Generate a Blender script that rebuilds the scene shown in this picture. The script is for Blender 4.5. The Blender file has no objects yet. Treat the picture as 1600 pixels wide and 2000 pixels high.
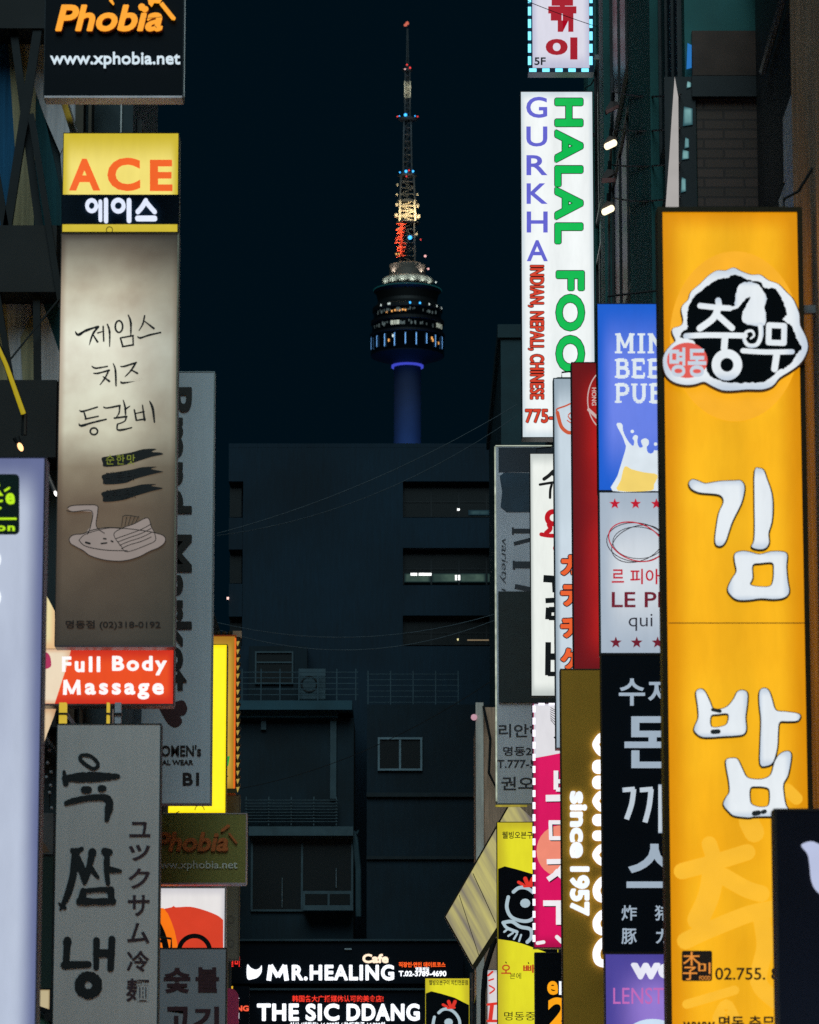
import bpy, bmesh, math, random
from math import radians, sin, cos, tan, pi, atan
from mathutils import Vector
from mathutils.geometry import tessellate_polygon
random.seed(7)
SC = bpy.context.scene
COL = SC.collection

# ---------------------------------------------------------------- camera, sky, light, exposure
FPX = 7500.0                       # focal length in photo pixels (135 mm on a 24x36 portrait frame)
PITCH = atan(1340 / FPX)
CH = 1.6
cam_d = bpy.data.cameras.new('camera')
cam = bpy.data.objects.new('camera', cam_d); COL.objects.link(cam)
cam_d.sensor_fit = 'VERTICAL'; cam_d.sensor_height = 36; cam_d.sensor_width = 28.8
cam_d.lens = FPX / 2000 * 36
cam_d.clip_start = 0.5; cam_d.clip_end = 6000
cam.location = (0, 0, CH); cam.rotation_euler = (pi / 2 + PITCH, 0, 0)
cam_d.dof.use_dof = True; cam_d.dof.focus_distance = 62; cam_d.dof.aperture_fstop = 5.6
SC.camera = cam

W = bpy.data.worlds.new('World'); SC.world = W; W.use_nodes = True
wn = W.node_tree.nodes; wl = W.node_tree.links
wn.clear()
wo = wn.new('ShaderNodeOutputWorld'); bg = wn.new('ShaderNodeBackground')
sky = wn.new('ShaderNodeTexSky'); sky.sky_type = 'NISHITA'; sky.sun_disc = False
sky.sun_elevation = radians(-6.0); sky.sun_rotation = radians(180)
mixs = wn.new('ShaderNodeMix'); mixs.data_type = 'RGBA'; mixs.blend_type = 'ADD'; mixs.inputs[0].default_value = 1
mixs.inputs[7].default_value = (0.0008, 0.0090, 0.0170, 1)
mul = wn.new('ShaderNodeMix'); mul.data_type = 'RGBA'; mul.blend_type = 'MULTIPLY'; mul.inputs[0].default_value = 1
mul.inputs[7].default_value = (0.012, 0.012, 0.012, 1)
wl.new(sky.outputs[0], mul.inputs[6]); wl.new(mul.outputs[2], mixs.inputs[6])
wl.new(mixs.outputs[2], bg.inputs['Color']); bg.inputs['Strength'].default_value = 0.5
wl.new(bg.outputs[0], wo.inputs[0])

sun_d = bpy.data.lights.new('night_fill', 'SUN'); sun_d.energy = 1.15; sun_d.angle = radians(40); sun_d.color = (0.66, 0.93, 1.0)  # soft sun lamp from behind, added to fill camera-facing faces
sun = bpy.data.objects.new('night_fill', sun_d); COL.objects.link(sun)
sun.rotation_euler = (radians(47), 0, radians(-4)); sun.location = (0, -20, 40)

SC.view_settings.view_transform = 'Standard'; SC.view_settings.look = 'None'
SC.view_settings.exposure = 0; SC.view_settings.gamma = 1
SC.cycles.max_bounces = 6; SC.cycles.sample_clamp_indirect = 1.0
SC.cycles.use_denoising = False     # the night photograph is grainy: keep the renderer's own fine noise

# ---------------------------------------------------------------- helpers
def lin(c):
    return tuple(((v / 255) / 12.92 if v / 255 <= 0.04045 else ((v / 255 + 0.055) / 1.055) ** 2.4) for v in c)

def ray(px, py):
    u = (px - 800) / FPX; v = (1000 - py) / FPX
    return u, cos(PITCH) - v * sin(PITCH), v * cos(PITCH) + sin(PITCH)

def P(px, py, Y):                  # point of the plane y = Y seen at a photo pixel
    u, dy, dz = ray(px, py); t = Y / dy
    return Vector((u * t, Y, CH + dz * t))

def PX(px, py, X):                 # point of the plane x = X
    u, dy, dz = ray(px, py); t = X / u
    return Vector((X, dy * t, CH + dz * t))

class MB:
    def __init__(s): s.v = []; s.f = []; s.m = []; s.mi = 0
    def box(s, a, b):
        x0, y0, z0 = a; x1, y1, z1 = b; n = len(s.v)
        s.v += [(x0, y0, z0), (x1, y0, z0), (x1, y1, z0), (x0, y1, z0), (x0, y0, z1), (x1, y0, z1), (x1, y1, z1), (x0, y1, z1)]
        for q in ((0, 3, 2, 1), (4, 5, 6, 7), (0, 1, 5, 4), (1, 2, 6, 5), (2, 3, 7, 6), (3, 0, 4, 7)):
            s.f.append([n + i for i in q]); s.m.append(s.mi)
        return s
    def pbox(s, x0, y0, x1, y1, Y0, Y1):   # box whose front face (at y = Y0) covers a photo rectangle
        xm, ym = (x0 + x1) / 2, (y0 + y1) / 2
        return s.box((P(x0, ym, Y0).x, Y0, P(xm, y1, Y0).z), (P(x1, ym, Y0).x, Y1, P(xm, y0, Y0).z))
    def tube(s, pts, r, n=8, cap=True):
        pts = [Vector(p) for p in pts]; rs = r if isinstance(r, (list, tuple)) else [r] * len(pts)
        base = len(s.v)
        for i, p in enumerate(pts):
            d = (pts[min(i + 1, len(pts) - 1)] - pts[max(i - 1, 0)]).normalized()
            a = d.cross(Vector((0, 0, 1)) if abs(d.z) < .9 else Vector((1, 0, 0))).normalized(); b = d.cross(a)
            for k in range(n):
                t = 2 * pi * k / n
                s.v.append(tuple(p + (a * cos(t) + b * sin(t)) * rs[i]))
        for i in range(len(pts) - 1):
            for k in range(n):
                s.f.append([base + i * n + k, base + i * n + (k + 1) % n, base + (i + 1) * n + (k + 1) % n, base + (i + 1) * n + k]); s.m.append(s.mi)
        if cap:
            s.f.append([base + k for k in range(n)][::-1]); s.m.append(s.mi)
            s.f.append([base + (len(pts) - 1) * n + k for k in range(n)]); s.m.append(s.mi)
        return s
    def lathe(s, c, prof, n=48, a0=0, a1=2 * pi):
        base = len(s.v); full = abs(a1 - a0 - 2 * pi) < 1e-6; m = n if full else n + 1
        for r, z in prof:
            for k in range(m):
                t = a0 + (a1 - a0) * k / n
                s.v.append((c[0] + r * cos(t), c[1] + r * sin(t), z))
        for i in range(len(prof) - 1):
            for k in range(n):
                k2 = (k + 1) % m
                s.f.append([base + i * m + k, base + i * m + k2, base + (i + 1) * m + k2, base + (i + 1) * m + k]); s.m.append(s.mi)
        return s
    def ball(s, c, r, n=8):
        return s.lathe(c, [(r * sin(pi * i / n) + 1e-5, c[2] - r * cos(pi * i / n)) for i in range(n + 1)], n * 2)
    def flat(s, loops, th, to):            # closed 2-D loops (first outer, rest holes) mapped by to(a, b, depth), given a thickness
        tris = tessellate_polygon([[Vector((a, b, 0)) for a, b in L] for L in loops])
        allp = [p for L in loops for p in L]; n = len(s.v); N = len(allp)
        s.v += [tuple(to(a, b, 0)) for a, b in allp] + [tuple(to(a, b, th)) for a, b in allp]
        for t in tris:
            s.f.append([n + i for i in t]); s.m.append(s.mi)
        k = 0
        for L in loops:
            for i in range(len(L)):
                j = (i + 1) % len(L)
                s.f.append([n + k + i, n + k + j, n + N + k + j, n + N + k + i]); s.m.append(s.mi)
            k += len(L)
        return s
    def strip(s, pts, w, th, to, cap='round', close=False, rough=0.0):    # brush stroke with a width per point
        n0 = len(s.v); pts = [Vector((p[0], p[1])) for p in pts]
        ws = list(w) if isinstance(w, (list, tuple)) else [w] * len(pts)
        L = []; R = []
        m = len(pts)
        for i, p in enumerate(pts):
            if rough: ws[i] = ws[i] * random.uniform(1 - rough, 1 + rough)
            if close: d = pts[(i + 1) % m] - pts[i - 1]
            else: d = pts[min(i + 1, m - 1)] - pts[max(i - 1, 0)]
            d.normalize(); nn = Vector((-d.y, d.x)) * ws[i] / 2
            L.append(p + nn); R.append(p - nn)
        if close:
            return s.flat([[tuple(q) for q in L], [tuple(q) for q in R[::-1]]] if _area(L) > _area(R) else [[tuple(q) for q in R], [tuple(q) for q in L[::-1]]], th, to)
        loop = list(L)
        if cap == 'round':
            d = (pts[-1] - pts[-2]).normalized(); a = math.atan2(d.y, d.x)
            loop += [pts[-1] + Vector((cos(a + pi / 2 - pi * k / 6), sin(a + pi / 2 - pi * k / 6))) * ws[-1] / 2 for k in range(1, 6)]
        loop += R[::-1]
        if cap == 'round':
            d = (pts[0] - pts[1]).normalized(); a = math.atan2(d.y, d.x)
            loop += [pts[0] + Vector((cos(a + pi / 2 - pi * k / 6), sin(a + pi / 2 - pi * k / 6))) * ws[0] / 2 for k in range(1, 6)]
        return s.flat([[tuple(q) for q in loop]], th, to)
    def build(s, name, mats, parent=None, smooth=False):
        mats = mats if isinstance(mats, (list, tuple)) else [mats]
        o0 = Vector(parent_origin(parent)) if parent else Vector((0, 0, 0))
        me = bpy.data.meshes.new(name)
        me.from_pydata([tuple(Vector(v) - o0) for v in s.v], [], s.f)
        for m in mats: me.materials.append(m)
        me.polygons.foreach_set('material_index', s.m)
        bm = bmesh.new(); bm.from_mesh(me); bmesh.ops.recalc_face_normals(bm, faces=bm.faces); bm.to_mesh(me); bm.free()
        if smooth:
            for p in me.polygons: p.use_smooth = True
        o = bpy.data.objects.new(name, me); COL.objects.link(o)
        if parent: o.parent = parent
        return o

def _area(L):
    return abs(sum(L[i][0] * L[(i + 1) % len(L)][1] - L[(i + 1) % len(L)][0] * L[i][1] for i in range(len(L)))) / 2

def parent_origin(o):
    v = Vector((0, 0, 0))
    while o: v = v + o.location; o = o.parent
    return v

def cat(pts, n=6, closed=False):   # Catmull-Rom smoothing
    out = []; m = len(pts)
    for i in range(m if closed else m - 1):
        p0 = pts[i - 1] if (closed or i > 0) else pts[0]; p1 = pts[i]
        p2 = pts[(i + 1) % m]; p3 = pts[(i + 2) % m] if (closed or i + 2 < m) else pts[-1]
        for k in range(n):
            t = k / n
            out.append(tuple(.5 * (2 * p1[j] + (p2[j] - p0[j]) * t + (2 * p0[j] - 5 * p1[j] + 4 * p2[j] - p3[j]) * t * t + (3 * p1[j] - p0[j] - 3 * p2[j] + p3[j]) * t ** 3) for j in (0, 1)))
    if not closed: out.append(tuple(pts[-1]))
    return out

def crop(ox, oy, s):
    return lambda pts: [(ox + x * s, oy + y * s) for x, y in pts]

def thing(name, label, category, loc, group=None):
    o = bpy.data.objects.new(name, None); COL.objects.link(o); o.location = loc; o.empty_display_size = .2
    o['label'] = label; o['category'] = category
    if group: o['group'] = group
    return o

def tag(o, label, category, group=None):
    o['label'] = label; o['category'] = category
    if group: o['group'] = group
    return o

def ground_kind(o): o['kind'] = 'structure'; return o

# ---------------------------------------------------------------- materials
MC = {}
def _new(name):
    m = bpy.data.materials.new(name); m.use_nodes = True
    return m, m.node_tree.nodes, m.node_tree.links, m.node_tree.nodes['Principled BSDF']

def paint(name, c, rough=.55, metal=0.0, var=.25, scale=3.0, stretch=(1, 1, 1), bump=0.0, lin_c=False, spec=.5, streak=0.0):
    """an unlit surface: base colour with worn, uneven patches"""
    if name in MC: return MC[name]
    m, N, L, b = _new(name); c = c if lin_c else lin(c)
    tc = N.new('ShaderNodeTexCoord'); mp = N.new('ShaderNodeMapping'); mp.inputs['Scale'].default_value = stretch
    nz = N.new('ShaderNodeTexNoise'); nz.inputs['Scale'].default_value = scale; nz.inputs['Detail'].default_value = 6
    rp = N.new('ShaderNodeValToRGB'); rp.color_ramp.elements[0].position = .3; rp.color_ramp.elements[1].position = .72
    rp.color_ramp.elements[0].color = tuple(v * (1 - var) for v in c) + (1,)
    rp.color_ramp.elements[1].color = tuple(min(1, v * (1 + var * .6)) for v in c) + (1,)
    L.new(tc.outputs['Object'], mp.inputs[0]); L.new(mp.outputs[0], nz.inputs['Vector']); L.new(nz.outputs['Fac'], rp.inputs[0])
    co = rp.outputs[0]
    if streak:                         # rain streaks and dust
        n2 = N.new('ShaderNodeTexNoise'); n2.inputs['Scale'].default_value = 6; n2.inputs['Detail'].default_value = 8; n2.inputs['Roughness'].default_value = .7
        m2 = N.new('ShaderNodeMapping'); m2.inputs['Scale'].default_value = (2.2, 1, .22); L.new(tc.outputs['Object'], m2.inputs[0]); L.new(m2.outputs[0], n2.inputs['Vector'])
        r2 = N.new('ShaderNodeMapRange'); r2.inputs[1].default_value = .35; r2.inputs[2].default_value = .62; r2.inputs[3].default_value = 1 - streak; r2.inputs[4].default_value = 1; L.new(n2.outputs['Fac'], r2.inputs[0])
        x2 = N.new('ShaderNodeMix'); x2.data_type = 'RGBA'; x2.blend_type = 'MULTIPLY'; x2.inputs[0].default_value = 1; L.new(co, x2.inputs[6]); L.new(r2.outputs[0], x2.inputs[7]); co = x2.outputs[2]
    L.new(co, b.inputs['Base Color'])
    b.inputs['Roughness'].default_value = rough; b.inputs['Metallic'].default_value = metal; b.inputs['Specular IOR Level'].default_value = spec
    if bump:
        bp = N.new('ShaderNodeBump'); bp.inputs['Strength'].default_value = bump; bp.inputs['Distance'].default_value = .02
        L.new(nz.outputs['Fac'], bp.inputs['Height']); L.new(bp.outputs[0], b.inputs['Normal'])
    MC[name] = m; return m

def lit(name, c, edge=None, s=1.0, ex=.10, ez=.08, nz=.18, scale=1.6, stretch=(1, 1, 1), zramp=None, tubes=0, tamp=.10, dirt=.05, det=3, xfall=None):
    """a backlit acrylic face: brightness falls off towards the cabinet rim, tubes behind make it uneven.
    zramp: colours multiplied in along the height [(pos, rgb), ...]"""
    if name in MC: return MC[name]
    m, N, L, b = _new(name)
    edge = edge or tuple(v * .62 for v in c)
    tc = N.new('ShaderNodeTexCoord'); sx = N.new('ShaderNodeSeparateXYZ'); L.new(tc.outputs['Generated'], sx.inputs[0])
    def tri(out, e):
        a = N.new('ShaderNodeMath'); a.operation = 'SUBTRACT'; a.inputs[0].default_value = 1; L.new(out, a.inputs[1])
        k = N.new('ShaderNodeMath'); k.operation = 'MINIMUM'; L.new(out, k.inputs[0]); L.new(a.outputs[0], k.inputs[1])
        r = N.new('ShaderNodeMapRange'); r.interpolation_type = 'SMOOTHSTEP'; r.inputs[1].default_value = 0; r.inputs[2].default_value = max(e, 1e-4)
        L.new(k.outputs[0], r.inputs[0]); return r.outputs[0]
    k1 = tri(sx.outputs[0], ex); k2 = tri(sx.outputs[2], ez)
    mm = N.new('ShaderNodeMath'); mm.operation = 'MULTIPLY'; L.new(k1, mm.inputs[0]); L.new(k2, mm.inputs[1])
    mp = N.new('ShaderNodeMapping'); mp.inputs['Scale'].default_value = stretch; L.new(tc.outputs['Object'], mp.inputs[0])
    n = N.new('ShaderNodeTexNoise'); n.inputs['Scale'].default_value = scale; n.inputs['Detail'].default_value = det; L.new(mp.outputs[0], n.inputs['Vector'])
    nr = N.new('ShaderNodeMapRange'); nr.inputs[1].default_value = .3; nr.inputs[2].default_value = .7; nr.inputs[3].default_value = 1 - nz; nr.inputs[4].default_value = 1
    L.new(n.outputs['Fac'], nr.inputs[0])
    kk = N.new('ShaderNodeMath'); kk.operation = 'MULTIPLY'; L.new(mm.outputs[0], kk.inputs[0]); L.new(nr.outputs[0], kk.inputs[1])
    n2 = N.new('ShaderNodeTexNoise'); n2.inputs['Scale'].default_value = 7; n2.inputs['Detail'].default_value = 7; n2.inputs['Roughness'].default_value = .65
    m2p = N.new('ShaderNodeMapping'); m2p.inputs['Scale'].default_value = (1.6, 1, .35); L.new(tc.outputs['Object'], m2p.inputs[0]); L.new(m2p.outputs[0], n2.inputs['Vector'])
    dr_ = N.new('ShaderNodeMapRange'); dr_.inputs[1].default_value = .35; dr_.inputs[2].default_value = .6; dr_.inputs[3].default_value = 1 - dirt; dr_.inputs[4].default_value = 1; L.new(n2.outputs['Fac'], dr_.inputs[0])
    lv = dr_.outputs[0]
    if xfall:                          # the tubes stand off to one side
        xf = N.new('ShaderNodeMapRange'); xf.interpolation_type = 'SMOOTHSTEP'; xf.inputs[1].default_value = xfall[0]; xf.inputs[2].default_value = 1; xf.inputs[3].default_value = 1; xf.inputs[4].default_value = xfall[1]; L.new(sx.outputs[0], xf.inputs[0])
        qx = N.new('ShaderNodeMath'); qx.operation = 'MULTIPLY'; L.new(lv, qx.inputs[0]); L.new(xf.outputs[0], qx.inputs[1]); lv = qx.outputs[0]
    if tubes:
        w_ = N.new('ShaderNodeMath'); w_.operation = 'MULTIPLY'; w_.inputs[1].default_value = 2 * pi * abs(tubes); L.new(sx.outputs[0 if tubes > 0 else 2], w_.inputs[0])
        c_ = N.new('ShaderNodeMath'); c_.operation = 'COSINE'; L.new(w_.outputs[0], c_.inputs[0])
        t_ = N.new('ShaderNodeMapRange'); t_.inputs[1].default_value = -1; t_.inputs[2].default_value = 1; t_.inputs[3].default_value = 1; t_.inputs[4].default_value = 1 - tamp; L.new(c_.outputs[0], t_.inputs[0])
        q_ = N.new('ShaderNodeMath'); q_.operation = 'MULTIPLY'; L.new(lv, q_.inputs[0]); L.new(t_.outputs[0], q_.inputs[1]); lv = q_.outputs[0]
    sm = N.new('ShaderNodeMath'); sm.operation = 'MULTIPLY'; sm.inputs[1].default_value = s; L.new(lv, sm.inputs[0]); L.new(sm.outputs[0], b.inputs['Emission Strength'])
    mx = N.new('ShaderNodeMix'); mx.data_type = 'RGBA'; L.new(kk.outputs[0], mx.inputs[0])
    mx.inputs[6].default_value = lin(edge) + (1,); mx.inputs[7].default_value = lin(c) + (1,)
    if zramp:
        rp = N.new('ShaderNodeValToRGB'); el = rp.color_ramp.elements
        for i, (p, cc) in enumerate(zramp):
            e = el[i] if i < 2 else el.new(p)
            e.position = p; e.color = lin(cc) + (1,)
        L.new(sx.outputs[2], rp.inputs[0])
        m2 = N.new('ShaderNodeMix'); m2.data_type = 'RGBA'; m2.blend_type = 'MULTIPLY'; m2.inputs[0].default_value = 1
        L.new(mx.outputs[2], m2.inputs[6]); L.new(rp.outputs[0], m2.inputs[7]); outc = m2.outputs[2]
    else: outc = mx.outputs[2]
    L.new(outc, b.inputs['Emission Color'])
    b.inputs['Base Color'].default_value = tuple(v * .12 for v in lin(c)) + (1,); b.inputs['Roughness'].default_value = .35
    b.inputs['Specular IOR Level'].default_value = .25
    MC[name] = m; return m

def glow(name, c, s=1.0):
    """an evenly lit small source: letter, lamp, tube"""
    if name in MC: return MC[name]
    m, N, L, b = _new(name)
    tc = N.new('ShaderNodeTexCoord'); n = N.new('ShaderNodeTexNoise'); n.inputs['Scale'].default_value = 5
    L.new(tc.outputs['Object'], n.inputs['Vector'])
    mx = N.new('ShaderNodeMix'); mx.data_type = 'RGBA'
    L.new(n.outputs['Fac'], mx.inputs[0]); cc = lin(c)
    mx.inputs[6].default_value = tuple(v * .86 for v in cc) + (1,); mx.inputs[7].default_value = tuple(v * 1.08 for v in cc) + (1,)
    L.new(mx.outputs[2], b.inputs['Emission Color']); b.inputs['Emission Strength'].default_value = s
    b.inputs['Base Color'].default_value = tuple(v * .1 for v in cc) + (1,); b.inputs['Roughness'].default_value = .5
    MC[name] = m; return m

def glass(name, c=(10, 16, 20), rough=.08):
    if name in MC: return MC[name]
    m, N, L, b = _new(name)
    tc = N.new('ShaderNodeTexCoord'); n = N.new('ShaderNodeTexNoise'); n.inputs['Scale'].default_value = .8; L.new(tc.outputs['Object'], n.inputs['Vector'])
    bp = N.new('ShaderNodeBump'); bp.inputs['Strength'].default_value = .06; bp.inputs['Distance'].default_value = .05
    L.new(n.outputs['Fac'], bp.inputs['Height']); L.new(bp.outputs[0], b.inputs['Normal'])
    b.inputs['Base Color'].default_value = lin(c) + (1,); b.inputs['Roughness'].default_value = rough
    MC[name] = m; return m

def brick(name, c1, c2, mortar, scale=1.0):
    if name in MC: return MC[name]
    m, N, L, b = _new(name)
    tc = N.new('ShaderNodeTexCoord'); mp = N.new('ShaderNodeMapping'); mp.inputs['Rotation'].default_value = (pi / 2, 0, 0)
    t = N.new('ShaderNodeTexBrick'); t.inputs['Scale'].default_value = scale
    t.inputs['Color1'].default_value = lin(c1) + (1,); t.inputs['Color2'].default_value = lin(c2) + (1,); t.inputs['Mortar'].default_value = lin(mortar) + (1,)
    t.inputs['Mortar Size'].default_value = .012; t.inputs['Brick Width'].default_value = .44; t.inputs['Row Height'].default_value = .11
    L.new(tc.outputs['Object'], mp.inputs[0]); L.new(mp.outputs[0], t.inputs['Vector']); L.new(t.outputs[0], b.inputs['Base Color'])
    bp = N.new('ShaderNodeBump'); bp.inputs['Strength'].default_value = .5; bp.inputs['Distance'].default_value = .02
    L.new(t.outputs['Fac'], bp.inputs['Height']); bp.invert = True; L.new(bp.outputs[0], b.inputs['Normal'])
    b.inputs['Roughness'].default_value = .85
    MC[name] = m; return m

STEEL = paint('brushed steel', (150, 152, 155), .38, .8, .3, 6)
DARKF = paint('dark sign frame', (34, 36, 38), .45, .3, .3, 4)
BLACKV = paint('black vinyl', (14, 16, 20), .45, 0, .15, 4)
ALU = paint('aluminium trim', (186, 184, 182), .35, .6, .25, 5)
CABLE = paint('cable sheath', (22, 24, 27), .6, 0, .2, 8)
LW = glow('white channel light', (236, 242, 250), 1.15)

# ---------------------------------------------------------------- sign building blocks
SG = 'shop signs hanging over the alley'
def depth_map(Y):
    return lambda a, b, d: P(a, b, Y) + Vector((0, d, 0))

def text(par, s, box, Y, mat, bold=0.0, rot=0, shear=0.0, th=.006, name='lettering', spacing=1.0, fat=0.0):
    """lettering stretched to a photo rectangle on the plane y = Y (its front face)"""
    c = bpy.data.curves.new('type', 'FONT'); c.body = s; c.size = 1; c.offset = bold; c.resolution_u = 4; c.space_character = spacing
    c.space_line = 1.0; c.extrude = .5
    o = bpy.data.objects.new('type', c); COL.objects.link(o)
    dg = bpy.context.evaluated_depsgraph_get()
    me = bpy.data.meshes.new_from_object(o.evaluated_get(dg))
    COL.objects.unlink(o); bpy.data.objects.remove(o); bpy.data.curves.remove(c)
    vs = [(v.co.x + shear * v.co.y, v.co.y, v.co.z) for v in me.vertices]
    if rot == 90: vs = [(y, -x, z) for x, y, z in vs]
    x0 = min(v[0] for v in vs); x1 = max(v[0] for v in vs); y0 = min(v[1] for v in vs); y1 = max(v[1] for v in vs)
    bx0, by0, bx1, by1 = box; o0 = parent_origin(par)
    if fat:                            # heavier strokes: the outline repeated a little to every side
        bx0 += fat; bx1 -= fat; by0 += fat; by1 -= fat; V = []; F = []; N = len(vs)
        for k, (sx, sy) in enumerate(((0, 0), (1, 0), (-1, 0), (0, 1), (0, -1), (.7, .7), (-.7, .7), (.7, -.7), (-.7, -.7))):
            for q in vs:
                px = bx0 + (q[0] - x0) / max(x1 - x0, 1e-6) * (bx1 - bx0) + sx * fat; py = by1 - (q[1] - y0) / max(y1 - y0, 1e-6) * (by1 - by0) + sy * fat
                V.append(P(px, py, Y) + Vector((0, (th if q[2] < 0 else 0) - .0006 * k, 0)) - o0)
            F += [[N * k + i for i in p.vertices] for p in me.polygons]
        bpy.data.meshes.remove(me); me = bpy.data.meshes.new(name); me.from_pydata(V, [], F); me.materials.append(mat)
        ob = bpy.data.objects.new(name, me); COL.objects.link(ob); ob.parent = par
        return ob
    for v, q in zip(me.vertices, vs):
        px = bx0 + (q[0] - x0) / max(x1 - x0, 1e-6) * (bx1 - bx0); py = by1 - (q[1] - y0) / max(y1 - y0, 1e-6) * (by1 - by0)
        v.co = P(px, py, Y) + Vector((0, th if q[2] < 0 else 0, 0)) - o0
    me.materials.clear(); me.materials.append(mat); me.name = name
    ob = bpy.data.objects.new(name, me); COL.objects.link(ob); ob.parent = par
    return ob

def column(par, s, x0, x1, ys, Y, mat, **k):
    for ch, (a, b) in zip(s, ys): text(par, ch, (x0, a, x1, b), Y, mat, **k)

def poly(par, name, loops, Y, mat, th=.006, smooth=False, n=4):
    if not isinstance(loops[0][0], (tuple, list)): loops = [loops]
    if smooth: loops = [cat(L, n, True) for L in loops]
    return MB().flat(loops, th, depth_map(Y)).build(name, mat, par)

def strokes(par, name, lst, Y, mat, th=.006, smooth=True, cap='round', step=.0012, rough=0.0):
    mb = MB()
    for i, st in enumerate(lst):
        pts, w = st[0], st[1]
        close = len(st) > 2 and st[2]
        if smooth and len(pts) > 2:
            if isinstance(w, (list, tuple)):
                pts2 = cat([(a, b) for a, b in pts], 5, close); m = len(pts2)
                w = [w[int(f)] * (1 - f % 1) + w[min(int(f) + 1, len(w) - 1)] * (f % 1) for f in [j * (len(w) - 1) / max(m - 1, 1) for j in range(m)]]
            else: pts2 = cat(pts, 5, close)
        else: pts2 = pts
        mb.strip(pts2, w, th, depth_map(Y - i * step), cap, close, rough)
    return mb.build(name, mat, par)

def ell(cx, cy, rx, ry, n=28, a0=0, a1=2 * pi):
    return [(cx + rx * cos(a0 + (a1 - a0) * i / n), cy + ry * sin(a0 + (a1 - a0) * i / n)) for i in range(n if abs(a1 - a0 - 2 * pi) < 1e-6 else n + 1)]

def rrect(x0, y0, x1, y1, r, n=5):
    out = []
    for cx, cy, a in ((x1 - r, y0 + r, -pi / 2), (x1 - r, y1 - r, 0), (x0 + r, y1 - r, pi / 2), (x0 + r, y0 + r, pi)):
        out += [(cx + r * cos(a + pi / 2 * i / n), cy + r * sin(a + pi / 2 * i / n)) for i in range(n + 1)]
    return out

def sign(label, box, Y, face, frame=DARKF, bw=3, depth=.22, wallx=None, wally=None, name='blade_sign', group=SG, inset=.006, bottom=None):
    """a projecting light box: four rim boards, a face each side, arms to the wall"""
    x0, y0, x1, y1 = box; xm, ym = (x0 + x1) / 2, (y0 + y1) / 2
    X0 = P(x0, ym, Y).x; X1 = P(x1, ym, Y).x; Z1 = P(xm, y0, Y).z; Z0 = P(xm, y1, Y).z; w = bw * Y / FPX
    root = thing(name, label, 'sign', ((X0 + X1) / 2, Y + depth / 2, Z0), group)
    fm = MB()
    fm.box((X0, Y, Z0), (X0 + w, Y + depth, Z1)); fm.box((X1 - w, Y, Z0), (X1, Y + depth, Z1))
    fm.box((X0 + w, Y, Z1 - w), (X1 - w, Y + depth, Z1))
    if bottom is None: fm.box((X0 + w, Y, Z0), (X1 - w, Y + depth, Z0 + w))
    fm.build('cabinet', frame, root)
    if bottom is not None:
        MB().box((X0 + w, Y - .004, Z0 - .01), (X1 - w, Y + depth, Z0 + w)).build('bottom_trim', bottom, root)
    MB().box((X0 + w, Y + inset, Z0 + w), (X1 - w, Y + inset + .008, Z1 - w)).build('face_panel', face, root)
    MB().box((X0 + w, Y + depth - inset - .008, Z0 + w), (X1 - w, Y + depth - inset, Z1 - w)).build('face_panel', face, root)
    if wallx is not None:
        for z in (Z0 + .12 * (Z1 - Z0), Z1 - .12 * (Z1 - Z0)):
            a, b = (X1, wallx) if wallx > X1 else (wallx, X0)
            if b - a > .02:
                MB().box((a, Y + depth / 2 - .03, z - .03), (b, Y + depth / 2 + .03, z + .03)).build('bracket', STEEL, root)
        xe = X1 - .12 if wallx > X1 else X0 + .12
        MB().tube([(xe, Y + depth / 2, Z1), (xe, Y + depth / 2, Z1 + .10), ((xe + wallx) / 2, Y + depth / 2, Z1 + .16), (wallx, Y + depth / 2, Z1 + .34)], .012, 5).build('supply_cable', CABLE, root)
    if wally is not None:
        for z in (Z0 + .12 * (Z1 - Z0), Z1 - .12 * (Z1 - Z0)):
            MB().box((X0 + .08, Y + depth, z - .03), (X0 + .14, wally, z + .03)).build('bracket', STEEL, root)
    return root

# ================================================================ SETTING
asph = paint('asphalt', (58, 58, 60), .8, 0, .35, 9, bump=.3)
conc = paint('pavers', (105, 103, 100), .8, 0, .3, 2, bump=.2)
ground_kind(MB().box((-3000, -60, -.3), (3000, 4200, 0)).build('ground', paint('ground soil', (60, 62, 58), .9)))
ground_kind(MB().box((-2.2, -40, .001), (2.2, 117, .004)).build('road', asph))
ground_kind(MB().box((-3.3, -40, .001), (-2.2, 117, .12)).build('pavement', conc))
ground_kind(MB().box((2.2, -40, .001), (3.05, 117, .12)).build('pavement', conc))
# the wooded hill that carries the tower, far behind the roofs
hm = MB(); nx, ny = 60, 40
for j in range(ny + 1):
    for i in range(nx + 1):
        x = -900 + 1800 * i / nx; y = 500 + 1700 * j / ny
        r = math.hypot(x / 560, (y - 1440) / 680)
        z = 205 * math.exp(-(r * 1.5) ** 2) + 7 * sin(x * .02 + 1) * sin(y * .017) - 6
        hm.v.append((x, y, z))
for j in range(ny):
    for i in range(nx):
        a = j * (nx + 1) + i; hm.f.append([a, a + 1, a + nx + 2, a + nx + 1]); hm.m.append(0)
ground_kind(hm.build('hill', paint('hill forest', (26, 34, 26), .95, 0, .5, .05, lin_c=False), smooth=True))

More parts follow.
